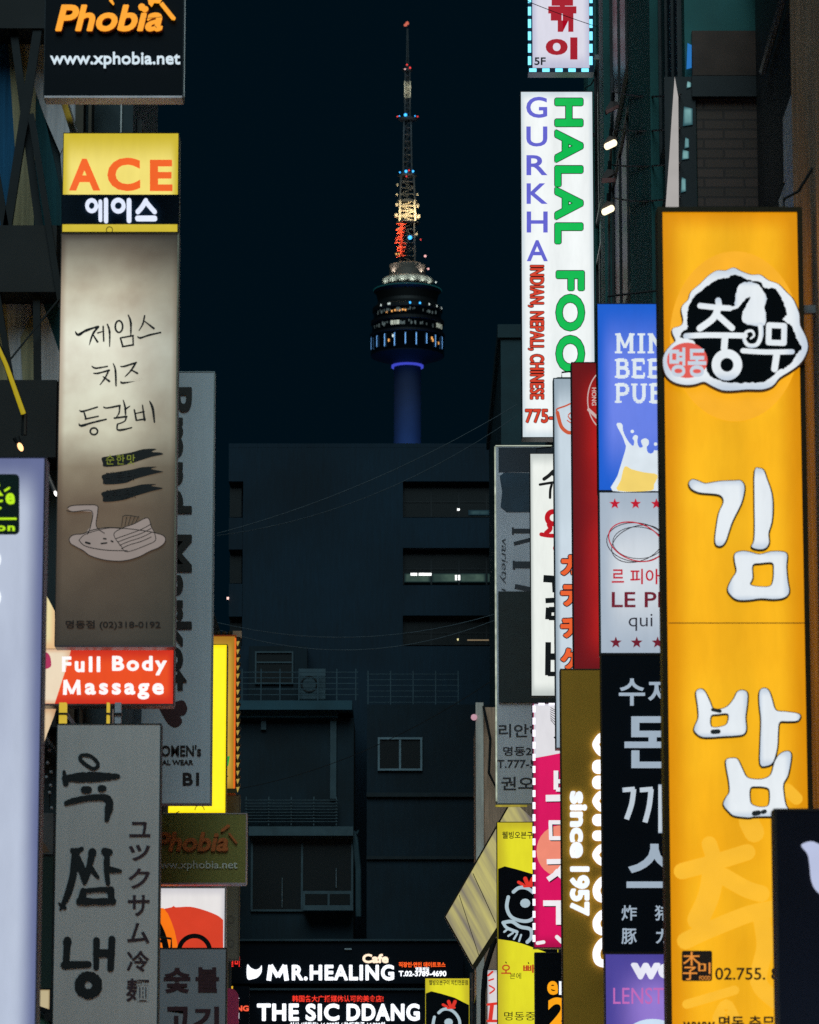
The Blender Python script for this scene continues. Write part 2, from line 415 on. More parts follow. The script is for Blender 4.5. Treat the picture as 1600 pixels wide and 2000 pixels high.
# ---- buildings
def window(par, mb_rect, axis, frame_m, pane_m, bar=1, fw=.06, pr=.05):
    """one window: frame ring with mullions, pane child. axis 'Y-' faces the camera (plane y), 'X+'/'X-' faces the alley."""
    u0, u1, z0, z1, pl = mb_rect
    def bx(m, a0, a1, b0, b1, d0, d1):
        if axis == 'Y-': m.box((a0, pl - d1, b0), (a1, pl - d0, b1))
        elif axis == 'X+': m.box((pl + d0, a0, b0), (pl + d1, a1, b1))
        else: m.box((pl - d1, a0, b0), (pl - d0, a1, b1))
    f = MB()
    bx(f, u0, u1, z0, z0 + fw, 0, pr); bx(f, u0, u1, z1 - fw, z1, 0, pr)
    bx(f, u0, u0 + fw, z0 + fw, z1 - fw, 0, pr); bx(f, u1 - fw, u1, z0 + fw, z1 - fw, 0, pr)
    for i in range(1, bar + 1):
        c = u0 + (u1 - u0) * i / (bar + 1); bx(f, c - fw / 2, c + fw / 2, z0 + fw, z1 - fw, 0, pr * .9)
    o = f.build('window', frame_m, par)
    p = MB(); bx(p, u0 + fw, u1 - fw, z0 + fw, z1 - fw, .004, pr * .35)
    pn = p.build('pane', pane_m, o)
    return o

GL = glass('night glass', (6, 14, 18), .34); FR = paint('window frame', (58, 62, 64), .5, .3)
SHOP = [lit('unseen shop glow', (255, 236, 205), (200, 160, 110), 2.6, .05, .1, .5, 1.2), lit('unseen shop glow cool', (225, 240, 255), (150, 180, 210), 2.4, .05, .1, .5, 1.2)]  # panes out of view, their glow added to light the alley
def building(label, x0, x1, y0, y1, h, mat, side, z_floors, bays, shops=True, cornice=True, win=True, ground=3.4, flank=None):
    r = thing('building', label, 'building', ((x0 + x1) / 2, (y0 + y1) / 2, 0))
    w = MB().box((x0, y0, 0), (x1, y1, h)); w.build('wall', mat, r)
    face = x1 if side == 'X+' else x0; sgn = 1 if side == 'X+' else -1
    def out(m, a, b, z0, z1, d0, d1):
        xa, xb = sorted((face + sgn * d0, face + sgn * d1)); m.box((xa, a, z0), (xb, b, z1))
    if cornice:
        m = MB(); m.box((x0 - .08, y0 - .08, h + .002), (x1 + .08, y1 + .08, h + .35)); m.build('parapet', mat, r)
        m = MB(); out(m, y0 + .02, y1 - .02, ground, ground + .35, .002, .14); m.build('fascia', DARKF, r)
    if win:
        for z in z_floors:
            for (a, b) in bays: window(r, (a, b, z, z + 1.7, face + sgn * .002), side, FR, GL)
    if shops:
        n = max(1, int((y1 - y0) / 5.5)); bw_ = (y1 - y0) / n
        for i in range(n):
            a = y0 + i * bw_ + .4; b = y0 + (i + 1) * bw_ - .4
            o = window(r, (a, b - 1.1, .5, 2.9, face + sgn * .002), side, FR, SHOP[(i + int(y0)) % 2], 2)
            o.name = 'shop_window'
            d = window(r, (b - 1.0, b, .14, 2.5, face + sgn * .002), side, FR, SHOP[i % 2], 0); d.name = 'door'
    return r

teal = paint('teal painted wall', (24, 60, 68), .7, 0, .35, 1.2)
dgrey = paint('dark grey render', (24, 36, 42), .8, 0, .35, 1.0)
brownw = paint('brown timber cladding', (214, 180, 150), .7, 0, .55, 3.0, (6, 6, .35), .4)
corr = paint('weathered corrugated cladding', (226, 180, 150), .65, .1, .4, 4, (9, 9, .3), .3)
stone = paint('pale stone tile', (150, 150, 146), .6, 0, .25, 1.5)

building('near tall grey shop building beside the pale lavender sign', -13, -3.3, 2, 25.5, 12.5, dgrey, 'X+', (4.6, 7.8, 11), [(3 + 3.2 * i, 5.4 + 3.2 * i) for i in range(7)])
building('near building with streaky brown timber cladding beside the orange sign', 3.05, 12, 2, 29.6, 13, brownw, 'X-', (4.6, 7.8, 11, 14), [(3 + 3.2 * i, 5.4 + 3.2 * i) for i in range(7)])

# ---- left: glazed building whose end wall faces the camera, steel cross braces, drapes inside
YB = 39.0
gb = building('glazed corner building with dark steel cross braces and drapes behind the tan menu sign', -14, -2.95, YB + .6, 43.5, 21, paint('dark teal cladding', (30, 52, 60), .6, .1, .3, .8), 'X+', (4.6, 8, 11.4), [(40.2, 43)], cornice=False)
beamm = paint('dark spandrel panel', (30, 32, 34), .7, 0, .4, 1.5)
m = MB()
for (ya, yb, xb) in ((-320, 55, 232), (440, 570, 232), (742, 893, 232), (1340, 1420, 232)): m.pbox(-400, ya, 110, yb, YB - .12, YB + .597)
for xa, xb in ((-400, -330), (-200, -140)): m.pbox(xa, 55, xb, 1800, YB + .1, YB + .59)
m.build('spandrel', beamm, gb)
m = MB(); m.pbox(140, -320, 156, 1700, YB + .3, YB + .597); m.pbox(166, -320, 172, 1700, YB + .25, YB + .597); m.build('mullion', paint('bronze mullion', (70, 62, 50), .5, .4), gb)
m = MB(); m.pbox(229, -320, 232, 1700, YB + .56, YB + .598); m.build('corner_trim', ALU, gb)
m = MB()
def bar(mb, a, b, w, Y, th=.08):
    mb.strip([a, b], w, th, depth_map(Y), 'butt')
bar(m, (24, 40), (78, 455), 15, YB); bar(m, (76, 40), (12, 455), 17, YB - .09)
bar(m, (60, 222), (120, 600), 12, YB - .17); bar(m, (-60, 40), (12, 455), 15, YB - .09)
bar(m, (-8, 560), (24, 760), 12, YB - .09); bar(m, (71, 555), (73, 760), 14, YB); bar(m, (118, 580), (20, 702), 3, YB - .2, .02)
m.build('cross_brace', paint('dark brace steel', (22, 26, 29), .5, .5, .3, 3), gb)
dr_tan = paint('tan drape', (186, 172, 134), .85, 0, .3, 2, (14, 14, .5))
dr_gry = paint('grey drape', (214, 210, 216), .85, 0, .3, 2, (14, 14, .5))
dr_blu = paint('blue drape', (26, 96, 138), .85, 0, .35, 2, (14, 14, .5))
dr_tea = paint('teal drape', (16, 76, 86), .85, 0, .35, 2, (14, 14, .5))
def drape(mat, pts, Y=YB + .45): MB().flat([pts], .03, depth_map(Y)).build('drape', mat, gb)
drape(dr_blu, [(-40, 55), (14, 55), (30, 300), (22, 440), (-40, 440)]); drape(dr_tan, [(14, 55), (40, 55), (70, 180), (66, 440), (22, 440), (30, 300)])
drape(dr_gry, [(40, 55), (139, 55), (139, 250), (118, 300), (88, 230), (70, 180)], YB + .46); drape(dr_tea, [(70, 180), (88, 230), (120, 380), (120, 440), (66, 440)], YB + .47)
drape(dr_gry, [(139, 200), (165, 200), (165, 440), (128, 440), (118, 300), (139, 250)], YB + .48)
drape(dr_gry, [(10, 570), (62, 570), (62, 615), (40, 660), (44, 745), (22, 745)], YB + .44); drape(dr_tan, [(62, 615), (72, 615), (72, 745), (44, 745), (40, 660)], YB + .43)
drape(dr_tan, [(-30, 570), (10, 570), (22, 745), (-30, 745)], YB + .42); drape(dr_gry, [(76, 570), (120, 700), (114, 745), (76, 745)], YB + .41); drape(dr_tea, [(76, 570), (150, 570), (150, 745), (124, 740), (120, 700)], YB + .42)

building('low two storey shop building behind the tall grey blade sign', -13, -3.25, 43.6, 70.5, 10.6, dgrey, 'X+', (4.6, 7.6), [(44.4 + 3.2 * i, 46.8 + 3.2 * i) for i in range(8)])
building('plain dark building at the far end of the alley beside the amber sign', -16, -5.5, 88, 111, 13, dgrey, 'X+', (4.6, 8), [(90 + 3.2 * i, 92.4 + 3.2 * i) for i in range(6)])

# ---- right: recessed wing with posters, brick end wall, street front with pilasters
ra = building('recessed dark wing with two pale posters beyond the orange sign', 3.8, 12, 29.7, 40.6, 15, paint('black panel wall', (26, 34, 38), .6, 0, .3, 1), 'X-', (), [], shops=False, win=False)
def px_board(par, name, x0, y0, x1, y1, X, mat, th=.03):
    a = PX(x1, (y0 + y1) / 2, X).y; b = PX(x0, (y0 + y1) / 2, X).y; ym = (a + b) / 2
    z1 = CH + (2340 - y0) / FPX * ym * .985; z0 = CH + (2340 - y1) / FPX * ym * .985
    return MB().box((X - th, a, z0), (X - .002, b, z1)).build(name, mat, par)
post = paint('weathered pale poster', (236, 230, 246), .6, 0, .55, 5, (1, 9, .8))
px_board(ra, 'poster', 1534, 124, 1559, 262, 3.8, post); px_board(ra, 'poster', 1526, 292, 1556, 402, 3.8, post)
m = MB(); m.tube([PX(1490, 140, 3.74), PX(1545, -60, 3.74)], .04, 6); m.build('handrail', STEEL, ra)

BR = brick('brown night brick', (98, 80, 72), (88, 74, 66), (72, 62, 58))
rb = building('brick ended building with a pilastered front behind the floodlight pole', 3.05, 14, 41, 62, 23, paint('deep green render', (40, 110, 108), .7, 0, .35, 1.0), 'X-', (), [], win=False, cornice=False)
m = MB(); m.pbox(1372, 190, 1900, 1900, 40.95, 40.997); m.build('brick_end', BR, rb)
m = MB(); m.pbox(1352, 148, 1900, 188, 40.84, 40.998); m.pbox(1308, 150, 1370, 1900, 40.9, 40.998); m.build('end_trim', paint('near black trim', (20, 26, 30), .5, .1), rb)
m = MB(); m.pbox(1352, 60, 1900, 147, 40.93, 40.997); m.build('soldier_course', paint('dark brown lintel', (84, 66, 58), .8, 0, .3, 3), rb)
def alley_strip(par, name, y0, y1, z0, z1, mat, d0=.002, d1=.06, X=3.05):
    return MB().box((X - d1, y0, z0), (X - d0, y1, z1)).build(name, mat, par)
gren = MC['deep green render']
for (a, b) in ((44.8, 49.3), (55.6, 56.8), (60.4, 61.9)): alley_strip(rb, 'pilaster', a, b, 3.6, 22, gren, d1=.14)
for k, (a, b) in enumerate(((41.4, 44.6), (49.5, 55.4), (57, 60.2))):
    for z in (4.2, 7.4, 10.6, 13.8, 17): window(rb, (a, b, z, z + 2.6, 3.048), 'X-', FR, GL, 2)
dl = lit('dim reflection patch', (150, 205, 205), (40, 80, 90), .75, .3, .25, .9, 3)
wn_ = glow('white lit curtain', (200, 194, 190), .7)
poly(rb, 'lit_curtain', [(1318, 150), (1325, 190), (1326, 408), (1300, 408), (1308, 300), (1313, 220)], 40.86, wn_, .02)
for (a, b, c, d, mt) in ((1341, 84, 1351, 135, glow('blue reflection glow', (30, 120, 200), .8)), (1341, 158, 1350, 172, dl), (1334, 208, 1353, 246, dl), (1337, 268, 1346, 290, dl), (1332, 292, 1346, 312, dl), (1330, 346, 1340, 376, dl)):
    poly(rb, 'reflection_patch', [(a + 2, b), (c, b + 4), (c, d - 3), (a, d), (a + 1, (b + d) / 2)], 40.88, mt, .01)  # window reflections put in as dim glowing patches
building('tall plain building behind the white halal sign', 3.05, 14, 62.1, 88, 17.5, teal, 'X-', (4.6, 7.8, 11, 14), [(63 + 3.2 * i, 65.4 + 3.2 * i) for i in range(7)])
cb = building('corner building clad in weathered corrugated boards below the grey variety sign', 1.62, 14, 90, 96.5, 13, corr, 'X-', (4.6,), [(91, 94)], shops=True, cornice=False)
m = MB(); m.box((1.56, 89.9, 0), (1.74, 90.15, 13.1)); m.build('corner_post', paint('pale corner post', (246, 226, 212), .7, 0, .3, 3, (2, 2, .3)), cb)
m = MB(); m.tube([(1.74, 89.8, 13), (1.9, 89.7, 12.2), (1.86, 89.6, 11.4), (2.05, 89.6, 11.0), (2.3, 89.6, 11.3)], .035, 6); m.build('cable_loop', CABLE, cb)
m = MB(); m.ball((1.52, 89.9, 12.75), .075); m.build('lamp_globe', glow('pinkish lamp', (215, 165, 180), .8), cb)
building('high teal office block showing only its edge beside the red numbered sign', 2.36, 15, 97, 112, 23.5, teal, 'X-', (), [], shops=False, win=False)

# ---- end of the alley: the office block and the two low houses before it
YE = 116.0
eb = thing('building', 'wide dark office block closing the alley with bands of windows below the tower', 'building', (P(705, 1500, YE).x, YE + 6, 0))
ewall = paint('blue grey concrete', (11, 43, 61), .85, 0, .42, .3, streak=.3)
m = MB()
def eb_box(x0, y0, x1, y1, d=.6): m.pbox(x0, y0, x1, y1, YE, YE + d)
ztop = P(700, 870, YE).z
m.box((P(447, 1200, YE).x, YE + .6, 0), (P(1060, 1200, YE).x, YE + 12, ztop - .02))
eb_box(447, 870, 1060, 940); eb_box(474, 940, 787, 1262)
for a, b in ((1011, 1070), (1143, 1202)): eb_box(787, a, 1060, b)
for a, b in ((1011, 1073), (1140, 1204)): eb_box(447, a, 474, b)
m.pbox(447, 1262, 1060, 2330, YE, YE + .6)
m.build('wall', ewall, eb)
m = MB(); m.pbox(447, 866, 1060, 874, YE - .004, YE + .7); m.build('parapet', ewall, eb)
dimoff = lit('dim office ceiling', (96, 124, 110), (24, 44, 48), .55, .12, .2, .75, 2.2)
for (a, b, dim) in ((941, 1010, 0), (1071, 1142, 1), (1203, 1260, 0)):
    for i in range(5):
        xa, xb = 787 + i * 54, 787 + (i + 1) * 54
        f = MB(); f.pbox(xa, a, xa + 3, b, YE + .3, YE + .36); f.pbox(xa + 3, (a + b) / 2 + 4, xb, (a + b) / 2 + 6, YE + .3, YE + .36)
        o = f.build('window', paint('black window frame', (12, 20, 26), .6, 0), eb)
        p = MB(); p.pbox(xa + 3, a, xb, (a + b) / 2 + 4, YE + .32, YE + .34); p.build('pane', GL, o)
        p = MB(); p.pbox(xa + 3, (a + b) / 2 + 6 if not dim else 1120, xb, b - (5 if dim else 0), YE + .32, YE + .34); p.build('pane', dimoff if dim and i < 4 else GL, o)
        if dim:
            p = MB(); p.pbox(xa + 3, (a + b) / 2 + 6, xb, 1120, YE + .32, YE + .34); p.build('pane', GL, o)
tube = glow('office tube', (250, 252, 250), 1.6)
for (a, b, c, d) in ((802, 1119, 815, 1124), (818, 1119, 843, 1124), (889, 1123, 893, 1133), (895, 1123, 899, 1133), (893, 993, 898, 997)):
    q = MB(); q.pbox(a, b, c, d, YE + .28, YE + .31); q.build('tube_light', tube, eb)
q = MB(); q.pbox(915, 996, 958, 1006, YE + .28, YE + .31); q.build('dim_lit_pane', lit('faint office light', (70, 104, 108), (20, 44, 56), .6, .3, .4, .8, 4), eb)
for a, b in ((941, 1010), (1074, 1139), (1205, 1261)):
    q = MB(); q.pbox(449, a, 472, b, YE + .32, YE + .35); q.build('window', GL, eb)
q = MB(); q.pbox(443, 1166, 447, 1170, YE - .1, YE); q.build('wall_lamp', glow('tiny pink lamp', (250, 200, 190), 1.5), eb)
q = MB(); q.pbox(893, 1247, 896, 1250, YE - .1, YE); q.build('wall_lamp', glow('tiny yellow lamp', (230, 220, 160), 1.2), eb)
q = MB(); q.pbox(913, 1249, 955, 1250.5, YE - .1, YE); q.build('lit_strip', glow('thin warm strip', (150, 130, 100), .7), eb)

YH = 112.0
lh = thing('building', 'low dark house with railed roof terrace and overhanging eaves at the end of the alley', 'building', (P(575, 1700, YH).x, YH + 1.5, 0))
m = MB(); m.pbox(440, 1402, 690, 2338, YH, YH + 3.5); m.build('wall', paint('dull grey stucco', (13, 37, 48), .85, 0, .4, .8, streak=.3), lh)
m = MB(); m.pbox(445, 1368, 688, 1386, YH - .6, YH + 3.5); m.pbox(468, 1386, 660, 1401, YH - .3, YH + 3.4); m.build('roof', paint('eaves slab', (34, 76, 90), .7, 0, .3, 1), lh)
m = MB(); m.pbox(645, 1402, 657, 1560, YH - .12, YH - .01); m.pbox(510, 1402, 520, 1425, YH - .12, YH - .01); m.build('drainpipe', paint('grey pipe', (58, 80, 88), .6, .2), lh)
m = MB()
for k in range(5): m.pbox(470, 1312 + k * 11, 700, 1313.5 + k * 11, YH + 2.5, YH + 2.54)
for k in range(7): m.pbox(472 + k * 37, 1306, 474 + k * 37, 1368, YH + 2.46, YH + 2.497)
m.build('railing', paint('thin steel railing', (60, 82, 92), .5, .4), lh)
def front_window(par, x0, y0, x1, y1, Y, fm, px=4, bars=1, cross=False, name='window'):
    f = MB(); f.pbox(x0, y0, x1, y0 + px, Y - .09, Y - .003); f.pbox(x0, y1 - px, x1, y1, Y - .09, Y - .003)
    f.pbox(x0, y0 + px, x0 + px, y1 - px, Y - .09, Y - .003); f.pbox(x1 - px, y0 + px, x1, y1 - px, Y - .09, Y - .003)
    for i in range(1, bars + 1):
        c = x0 + (x1 - x0) * i / (bars + 1); f.pbox(c - px / 2, y0 + px, c + px / 2, y1 - px, Y - .08, Y - .004)
    o = f.build(name, fm, par)
    p = MB(); p.pbox(x0 + px, y0 + px, x1 - px, y1 - px, Y - .03, Y - .006); p.build('pane', GL, o); return o
pf = paint('pale window frame', (112, 134, 144), .5, .2)
mf = paint('mid window frame', (62, 82, 90), .5, .2)
front_window(lh, 490, 1634, 690, 1780, YH, mf, 4, 1)
m = MB(); m.pbox(486, 1614, 690, 1632, YH - .5, YH - .01); m.build('window_canopy', paint('canopy grey', (60, 82, 90), .7), lh)
m = MB()
for k in range(8): m.pbox(478, 1562 + k * 6, 660, 1563.2 + k * 6, YH - .3, YH - .26)
for k in range(5): m.pbox(480 + k * 44, 1556, 482 + k * 44, 1612, YH - .256, YH - .22)
m.build('balcony_rail', mf, lh)
m = MB(); m.pbox(592, 1740, 690, 1746, YH - .8, YH - .7); m.pbox(592, 1768, 690, 1778, YH - .8, YH - .1)
for k in (592, 640, 684): m.pbox(k, 1746, k + 4, 1768, YH - .8, YH - .74)
m.build('planter_rail', mf, lh)
m = MB(); m.pbox(550.5, 1714, 552, 1772, YH - .12, YH - .1); m.pbox(656, 1696, 657.5, 1734, YH - .12, YH - .1); m.build('pane_gleam', paint('pane glint', (170, 190, 200), .2, .8), lh)  # pale strips standing in for glints on the glass

rh = thing('building', 'plain dark house front with one pale framed double window', 'building', (P(830, 1700, YH).x, YH + 1.6, 0))
m = MB(); m.pbox(716, 1376, 1005, 2338, YH + .2, YH + 3.2); m.build('wall', paint('dark slate stucco', (12, 37, 50), .85, 0, .4, .6, streak=.3), rh)
m = MB(); m.pbox(716, 1548, 1005, 1556, YH + .08, YH + .197); m.pbox(716, 1672, 1005, 1678, YH + .1, YH + .197); m.build('string_course', paint('dark band', (30, 42, 48), .8), rh)
front_window(rh, 738, 1440, 825, 1505, YH + .2, pf, 4, 1)
m = MB()
for k in range(6): m.pbox(716, 1316 + k * 11, 897, 1317.2 + k * 11, YH + .5, YH + .54)
for k in range(5): m.pbox(718 + k * 44, 1310, 720 + k * 44, 1376, YH + .46, YH + .497)
m.build('railing', MC['thin steel railing'], rh)
m = MB(); m.tube([P(700, 1626, YH - .1), P(690, 1622, YH - .1), P(694, 1640, YH - .1), P(700, 1700, YH - .1), P(700, 1790, YH - .1)], .09, 8); m.build('drainpipe', MC['grey pipe'], rh)
# rooftop machines behind the railing
def ac(x, label):
    r = thing('air_conditioner', label, 'air conditioner', P(x + 25, 1368, YH + 3.0), None)
    m = MB(); m.pbox(x, 1306, x + 52, 1366, YH + 2.7, YH + 3.3); m.build('casing', paint('air conditioner casing', (62, 86, 96), .6), r)
    m = MB(); c = P(x + 20, 1336, YH + 2.69); m.strip([(x + 20 + 15 * cos(t * pi / 8), 1336 + 15 * sin(t * pi / 8)) for t in range(16)], 2.5, .02, depth_map(YH + 2.67), 'butt', True); m.build('fan_grille', DARKF, r)
ac(584, 'small air conditioner on the terrace of the low dark house')
hut = thing('roof_hut', 'little rooftop hut with a pale framed window above the railed terrace', 'hut', P(535, 1368, YH + 3.4))
m = MB(); m.pbox(486, 1262, 600, 1368, YH + 3.42, YH + 3.95); m.build('wall', MC['dull grey stucco'], hut)
front_window(hut, 498, 1272, 573, 1336, YH + 3.42, mf, 3, 0)
m = MB(); m.pbox(501, 1292, 570, 1295, YH + 3.35, YH + 3.385); m.build('glazing_bar', mf, hut)

# ================================================================ TOWER on the hill
YT = 1433.0
def TZ(py): return P(796, py, YT).z
PXM = YT / FPX / cos(PITCH) * 1.0
TC = (P(796, 870, YT).x, YT)
tw = thing('observation_tower', 'tall night lit observation tower with antenna mast and blue shaft above the office block', 'tower', (TC[0], TC[1], 195))
def tl(name, mat, prof, smooth=False, n=56):  # profile given as (half width in photo px, photo row)
    return MB().lathe(TC, [(max(r * PXM, .01), TZ(y)) for r, y in prof], n).build(name, mat, tw, smooth)
shaftm = paint('pale concrete shaft', (40, 44, 54), .8, 0, .2, .12)
darkp = paint('dark tower cladding', (6, 9, 12), .6, .2, .3, .2)
dglass = glass('tower glass', (6, 10, 14), .15)
MB().lathe(TC, [(26.5 * PXM, 195), (26.5 * PXM, TZ(716))], 56).build('shaft', shaftm, tw, True)
tl('ring_light', glow('violet ring light', (70, 80, 215), .8), [(27, 718), (31.5, 718), (31.5, 714), (27, 714)])
tl('pod_underside', darkp, [(26, 714), (44, 706), (72, 697), (72.5, 695)])
tl('lower_deck', dglass, [(72.5, 695), (73, 660)]); tl('deck_edge', darkp, [(73, 660), (74, 659), (74, 655), (70, 654)])
tl('middle_deck', dglass, [(70, 654), (70, 636)]); tl('deck_edge', darkp, [(70, 636), (72, 635), (72, 629), (67, 628)])
tl('upper_deck', dglass, [(67, 628), (67, 612)]); tl('deck_edge', darkp, [(67, 612), (69, 611), (69, 604), (60, 596), (58, 590), (62, 574), (67, 570), (67, 566), (48, 562)])
tl('white_ring', paint('white painted ring', (120, 122, 116), .6), [(44, 562), (50, 556), (51, 548), (48, 545), (36, 543)])
tl('upper_ring', paint('pale painted ring', (100, 94, 88), .6), [(36, 543), (36, 530), (37, 520), (33, 518), (20, 517)])
mastm = paint('galvanised lattice', (60, 66, 70), .6, .2, .3, .3)
mred = paint('red lit lattice', (214, 70, 40), .6, .1, .3, .3)
mwht = paint('white painted lattice', (196, 188, 164), .6, .1, .3, .3)
def lattice(y0, y1, h0, h1, rows, mat, w=.32, plat=True):
    """square antenna section from row y0 (bottom) up to y1"""
    m = MB(); z0, z1 = TZ(y0), TZ(y1); a0, a1 = h0 * PXM, h1 * PXM
    def at(k, t):
        a = a0 + (a1 - a0) * t; s = ((-1, -1), (1, -1), (1, 1), (-1, 1))[k % 4]
        return (TC[0] + s[0] * a * .78, TC[1] + s[1] * a * .78, z0 + (z1 - z0) * t)
    for k in range(4):
        m.tube([at(k, 0), at(k, 1)], w, 5)
        for r in range(rows):
            m.tube([at(k, r / rows), at(k + 1, r / rows)], w * .7, 4)
            a, b = (k, k + 1) if r % 2 else (k + 1, k)
            m.tube([at(a, r / rows), at(b, (r + 1) / rows)], w * .55, 4)
    m.tube([(TC[0], TC[1], z0), (TC[0], TC[1], z1)], w * 1.6, 6)
    return m.build('mast_section', mat, tw)
lattice(517, 438, 19, 17, 6, mastm, .42)
tm = MB()  # extra red bars standing in for the lit left side of the mast
for k in range(9):
    y = 444 + k * 7.5; z = TZ(y); x0_ = TC[0] - random.uniform(20, 25) * PXM; x1_ = TC[0] - random.uniform(2, 9) * PXM
    tm.tube([(x0_, TC[1] - 4.4, z + random.uniform(-.8, .8)), (x1_, TC[1] - 4.4, z)], random.uniform(.22, .5), 5)
tm.tube([(TC[0] - 12 * PXM, TC[1] - 4.2, TZ(504)), (TC[0] - 11 * PXM, TC[1] - 4.2, TZ(441))], .55, 6)
tm.tube([(TC[0] - 19 * PXM, TC[1] - 4.2, TZ(462)), (TC[0] - 11 * PXM, TC[1] - 4.2, TZ(446))], .35, 6)
tm.build('lit_side_bars', mred, tw); lattice(436, 395, 20, 18, 4, mwht, .55); lattice(395, 345, 19, 16, 4, mastm, .4)
lattice(344, 238, 11, 9, 8, mastm, .38); lattice(232, 192, 6.5, 6.5, 4, mastm, .3); lattice(192, 160, 7, 7, 3, mwht, .34); lattice(160, 138, 6, 6, 2, mastm, .28); lattice(138, 56, 3, 1.2, 8, mastm, .2)
for (y, r) in ((437, 24), (396, 22), (344, 19), (234, 19), (138, 10)):
    tl('mast_platform', mastm, [(1, y + 2), (r * .8, y + 2), (r, y), (r, y - 2), (1, y - 2)])
dish = MB()
for (dx, y, r) in ((-21, 404, 4), (21, 406, 4), (-22, 425, 5), (22, 427, 5), (-20, 365, 3), (20, 384, 3), (-21, 384, 3), (-16, 452, 5), (-14, 486, 5), (18, 462, 4)):
    dish.lathe((TC[0] + dx * PXM, TC[1] - 3, 0), [(.05, TZ(y) - r * PXM), (r * PXM * .7, TZ(y) - r * PXM * .6), (r * PXM * .7, TZ(y) + r * PXM * .6), (.05, TZ(y) + r * PXM)], 10)
dish.build('antenna_panel', mwht, tw)
def bulb(dx, y, r, mat, dz=-1):
    rad = r * PXM; c = Vector((TC[0] + dx * PXM, TC[1] + dz, TZ(y)))
    MB().ball(c, rad, 6).build('beacon_light', mat, tw)
LB_ = glow('beacon blue', (60, 175, 255), 2.2); LR = glow('beacon red', (255, 70, 70), 1.3); LPk = glow('beacon pink', (255, 190, 190), 1.2); LO = glow('warm deck lamp', (255, 180, 100), 1.2); LWh = glow('white deck lamp', (225, 240, 235), 1.1)
for a in ((-4, 227, 3.2, LB_), (-16, 229, 1.2, LB_), (15, 229, 1.2, LB_), (-20, 230, 1.4, LR), (20, 230, 1.4, LR), (-5, 137.5, 1.6, LPk), (5, 135, 2, LR), (-1, 129, 1.6, LR),
          (-3, 340, 2.8, LB_), (-15, 342, 1.6, LB_), (11, 340, 2.2, LB_), (3, 338, 1.6, LR), (-2, 350, 1.4, LR), (5, 469, 4, LB_), (26, 473, 1.4, LR), (-22, 501, 1.8, LO), (-17, 501, 1.6, LO), (35, 505, 2.4, LPk), (41, 530, 2, LPk), (56, 556, 1.6, LWh)):
    bulb(a[0], a[1], a[2], a[3], -26 * PXM * .8 if a[1] > 300 else -9 * PXM)
for k in range(7): bulb(random.uniform(-3.5, 3.5) - 2, 47 + random.uniform(-4, 5), random.uniform(1.6, 2.8), glow('mast head lamp', (215, 110, 90), .9), random.uniform(-1, 1))
# lights round the decks (angle 0 = towards the camera)
def deck(ang, y, half, w, h, mat, name):
    a = radians(ang) - pi / 2; r = half * PXM
    MB().lathe(TC, [(r, TZ(y + h)), (r + .25, TZ(y + h)), (r + .25, TZ(y)), (r, TZ(y))], 3, a - w / 2 * PXM / r, a + w / 2 * PXM / r).build(name, mat, tw)
LBAR = glow('blue white bar light', (120, 185, 255), 1.25)
import itertools
for x in (-70, -59, -44, -25, -4, 17, 37, 54, 67): deck(math.degrees(math.asin(x / 74)), 661 + 4 * (1 - 0), 74, 1.5, random.uniform(19, 25), LBAR, 'bar_light')
for k, x in enumerate((-51, -37, -34, 5, 24, 42, 57, 66)): deck(math.degrees(math.asin(max(-.99, min(.99, x / 69.5)))), 605 + (x / 69.5) ** 2 * 0, 69.5, 3.4 if 0 < x < 30 else 2.2, 3.4, LB_ if 0 < x < 30 else LWh, 'rim_light')
for x in (-40, -30, -24, -20, -15, -9, -4): deck(math.degrees(math.asin(x / 67.5)), 619 + random.uniform(-1, 1), 67.5, 3, 3, LO, 'deck_window')
dimw = glow('dim deck window', (105, 120, 120), .55); brw = glow('bright deck window', (215, 225, 205), .8)
for k in range(34):
    x = random.uniform(-60, 60); deck(math.degrees(math.asin(x / 67.5)), 614 + random.uniform(0, 6), 67.5, random.uniform(1, 3), random.uniform(2, 5), dimw, 'deck_window')
for k in range(30):
    x = random.uniform(-64, 64); deck(math.degrees(math.asin(x / 70.5)), 639 + random.uniform(0, 5), 70.5, random.uniform(1.2, 3), random.uniform(3, 7), dimw, 'deck_window')
for x in (-31, -28, -24, -20, -17, 57, 60, 63, 66): deck(math.degrees(math.asin(x / 70.6)), 640, 70.6, 2.4, 8, brw, 'deck_window')
for (x, y, mt) in ((-36, 676, LO), (-28, 668, LWh), (47, 670, LO), (49, 674, LO), (60, 677, LO)): deck(math.degrees(math.asin(x / 73.6)), y, 73.6, 3, 5, mt, 'deck_window')
tl('rim_light', glow('faint green rim', (14, 62, 66), .8), [(67, 569), (67.5, 568.5), (67.5, 567.5), (67, 567)])
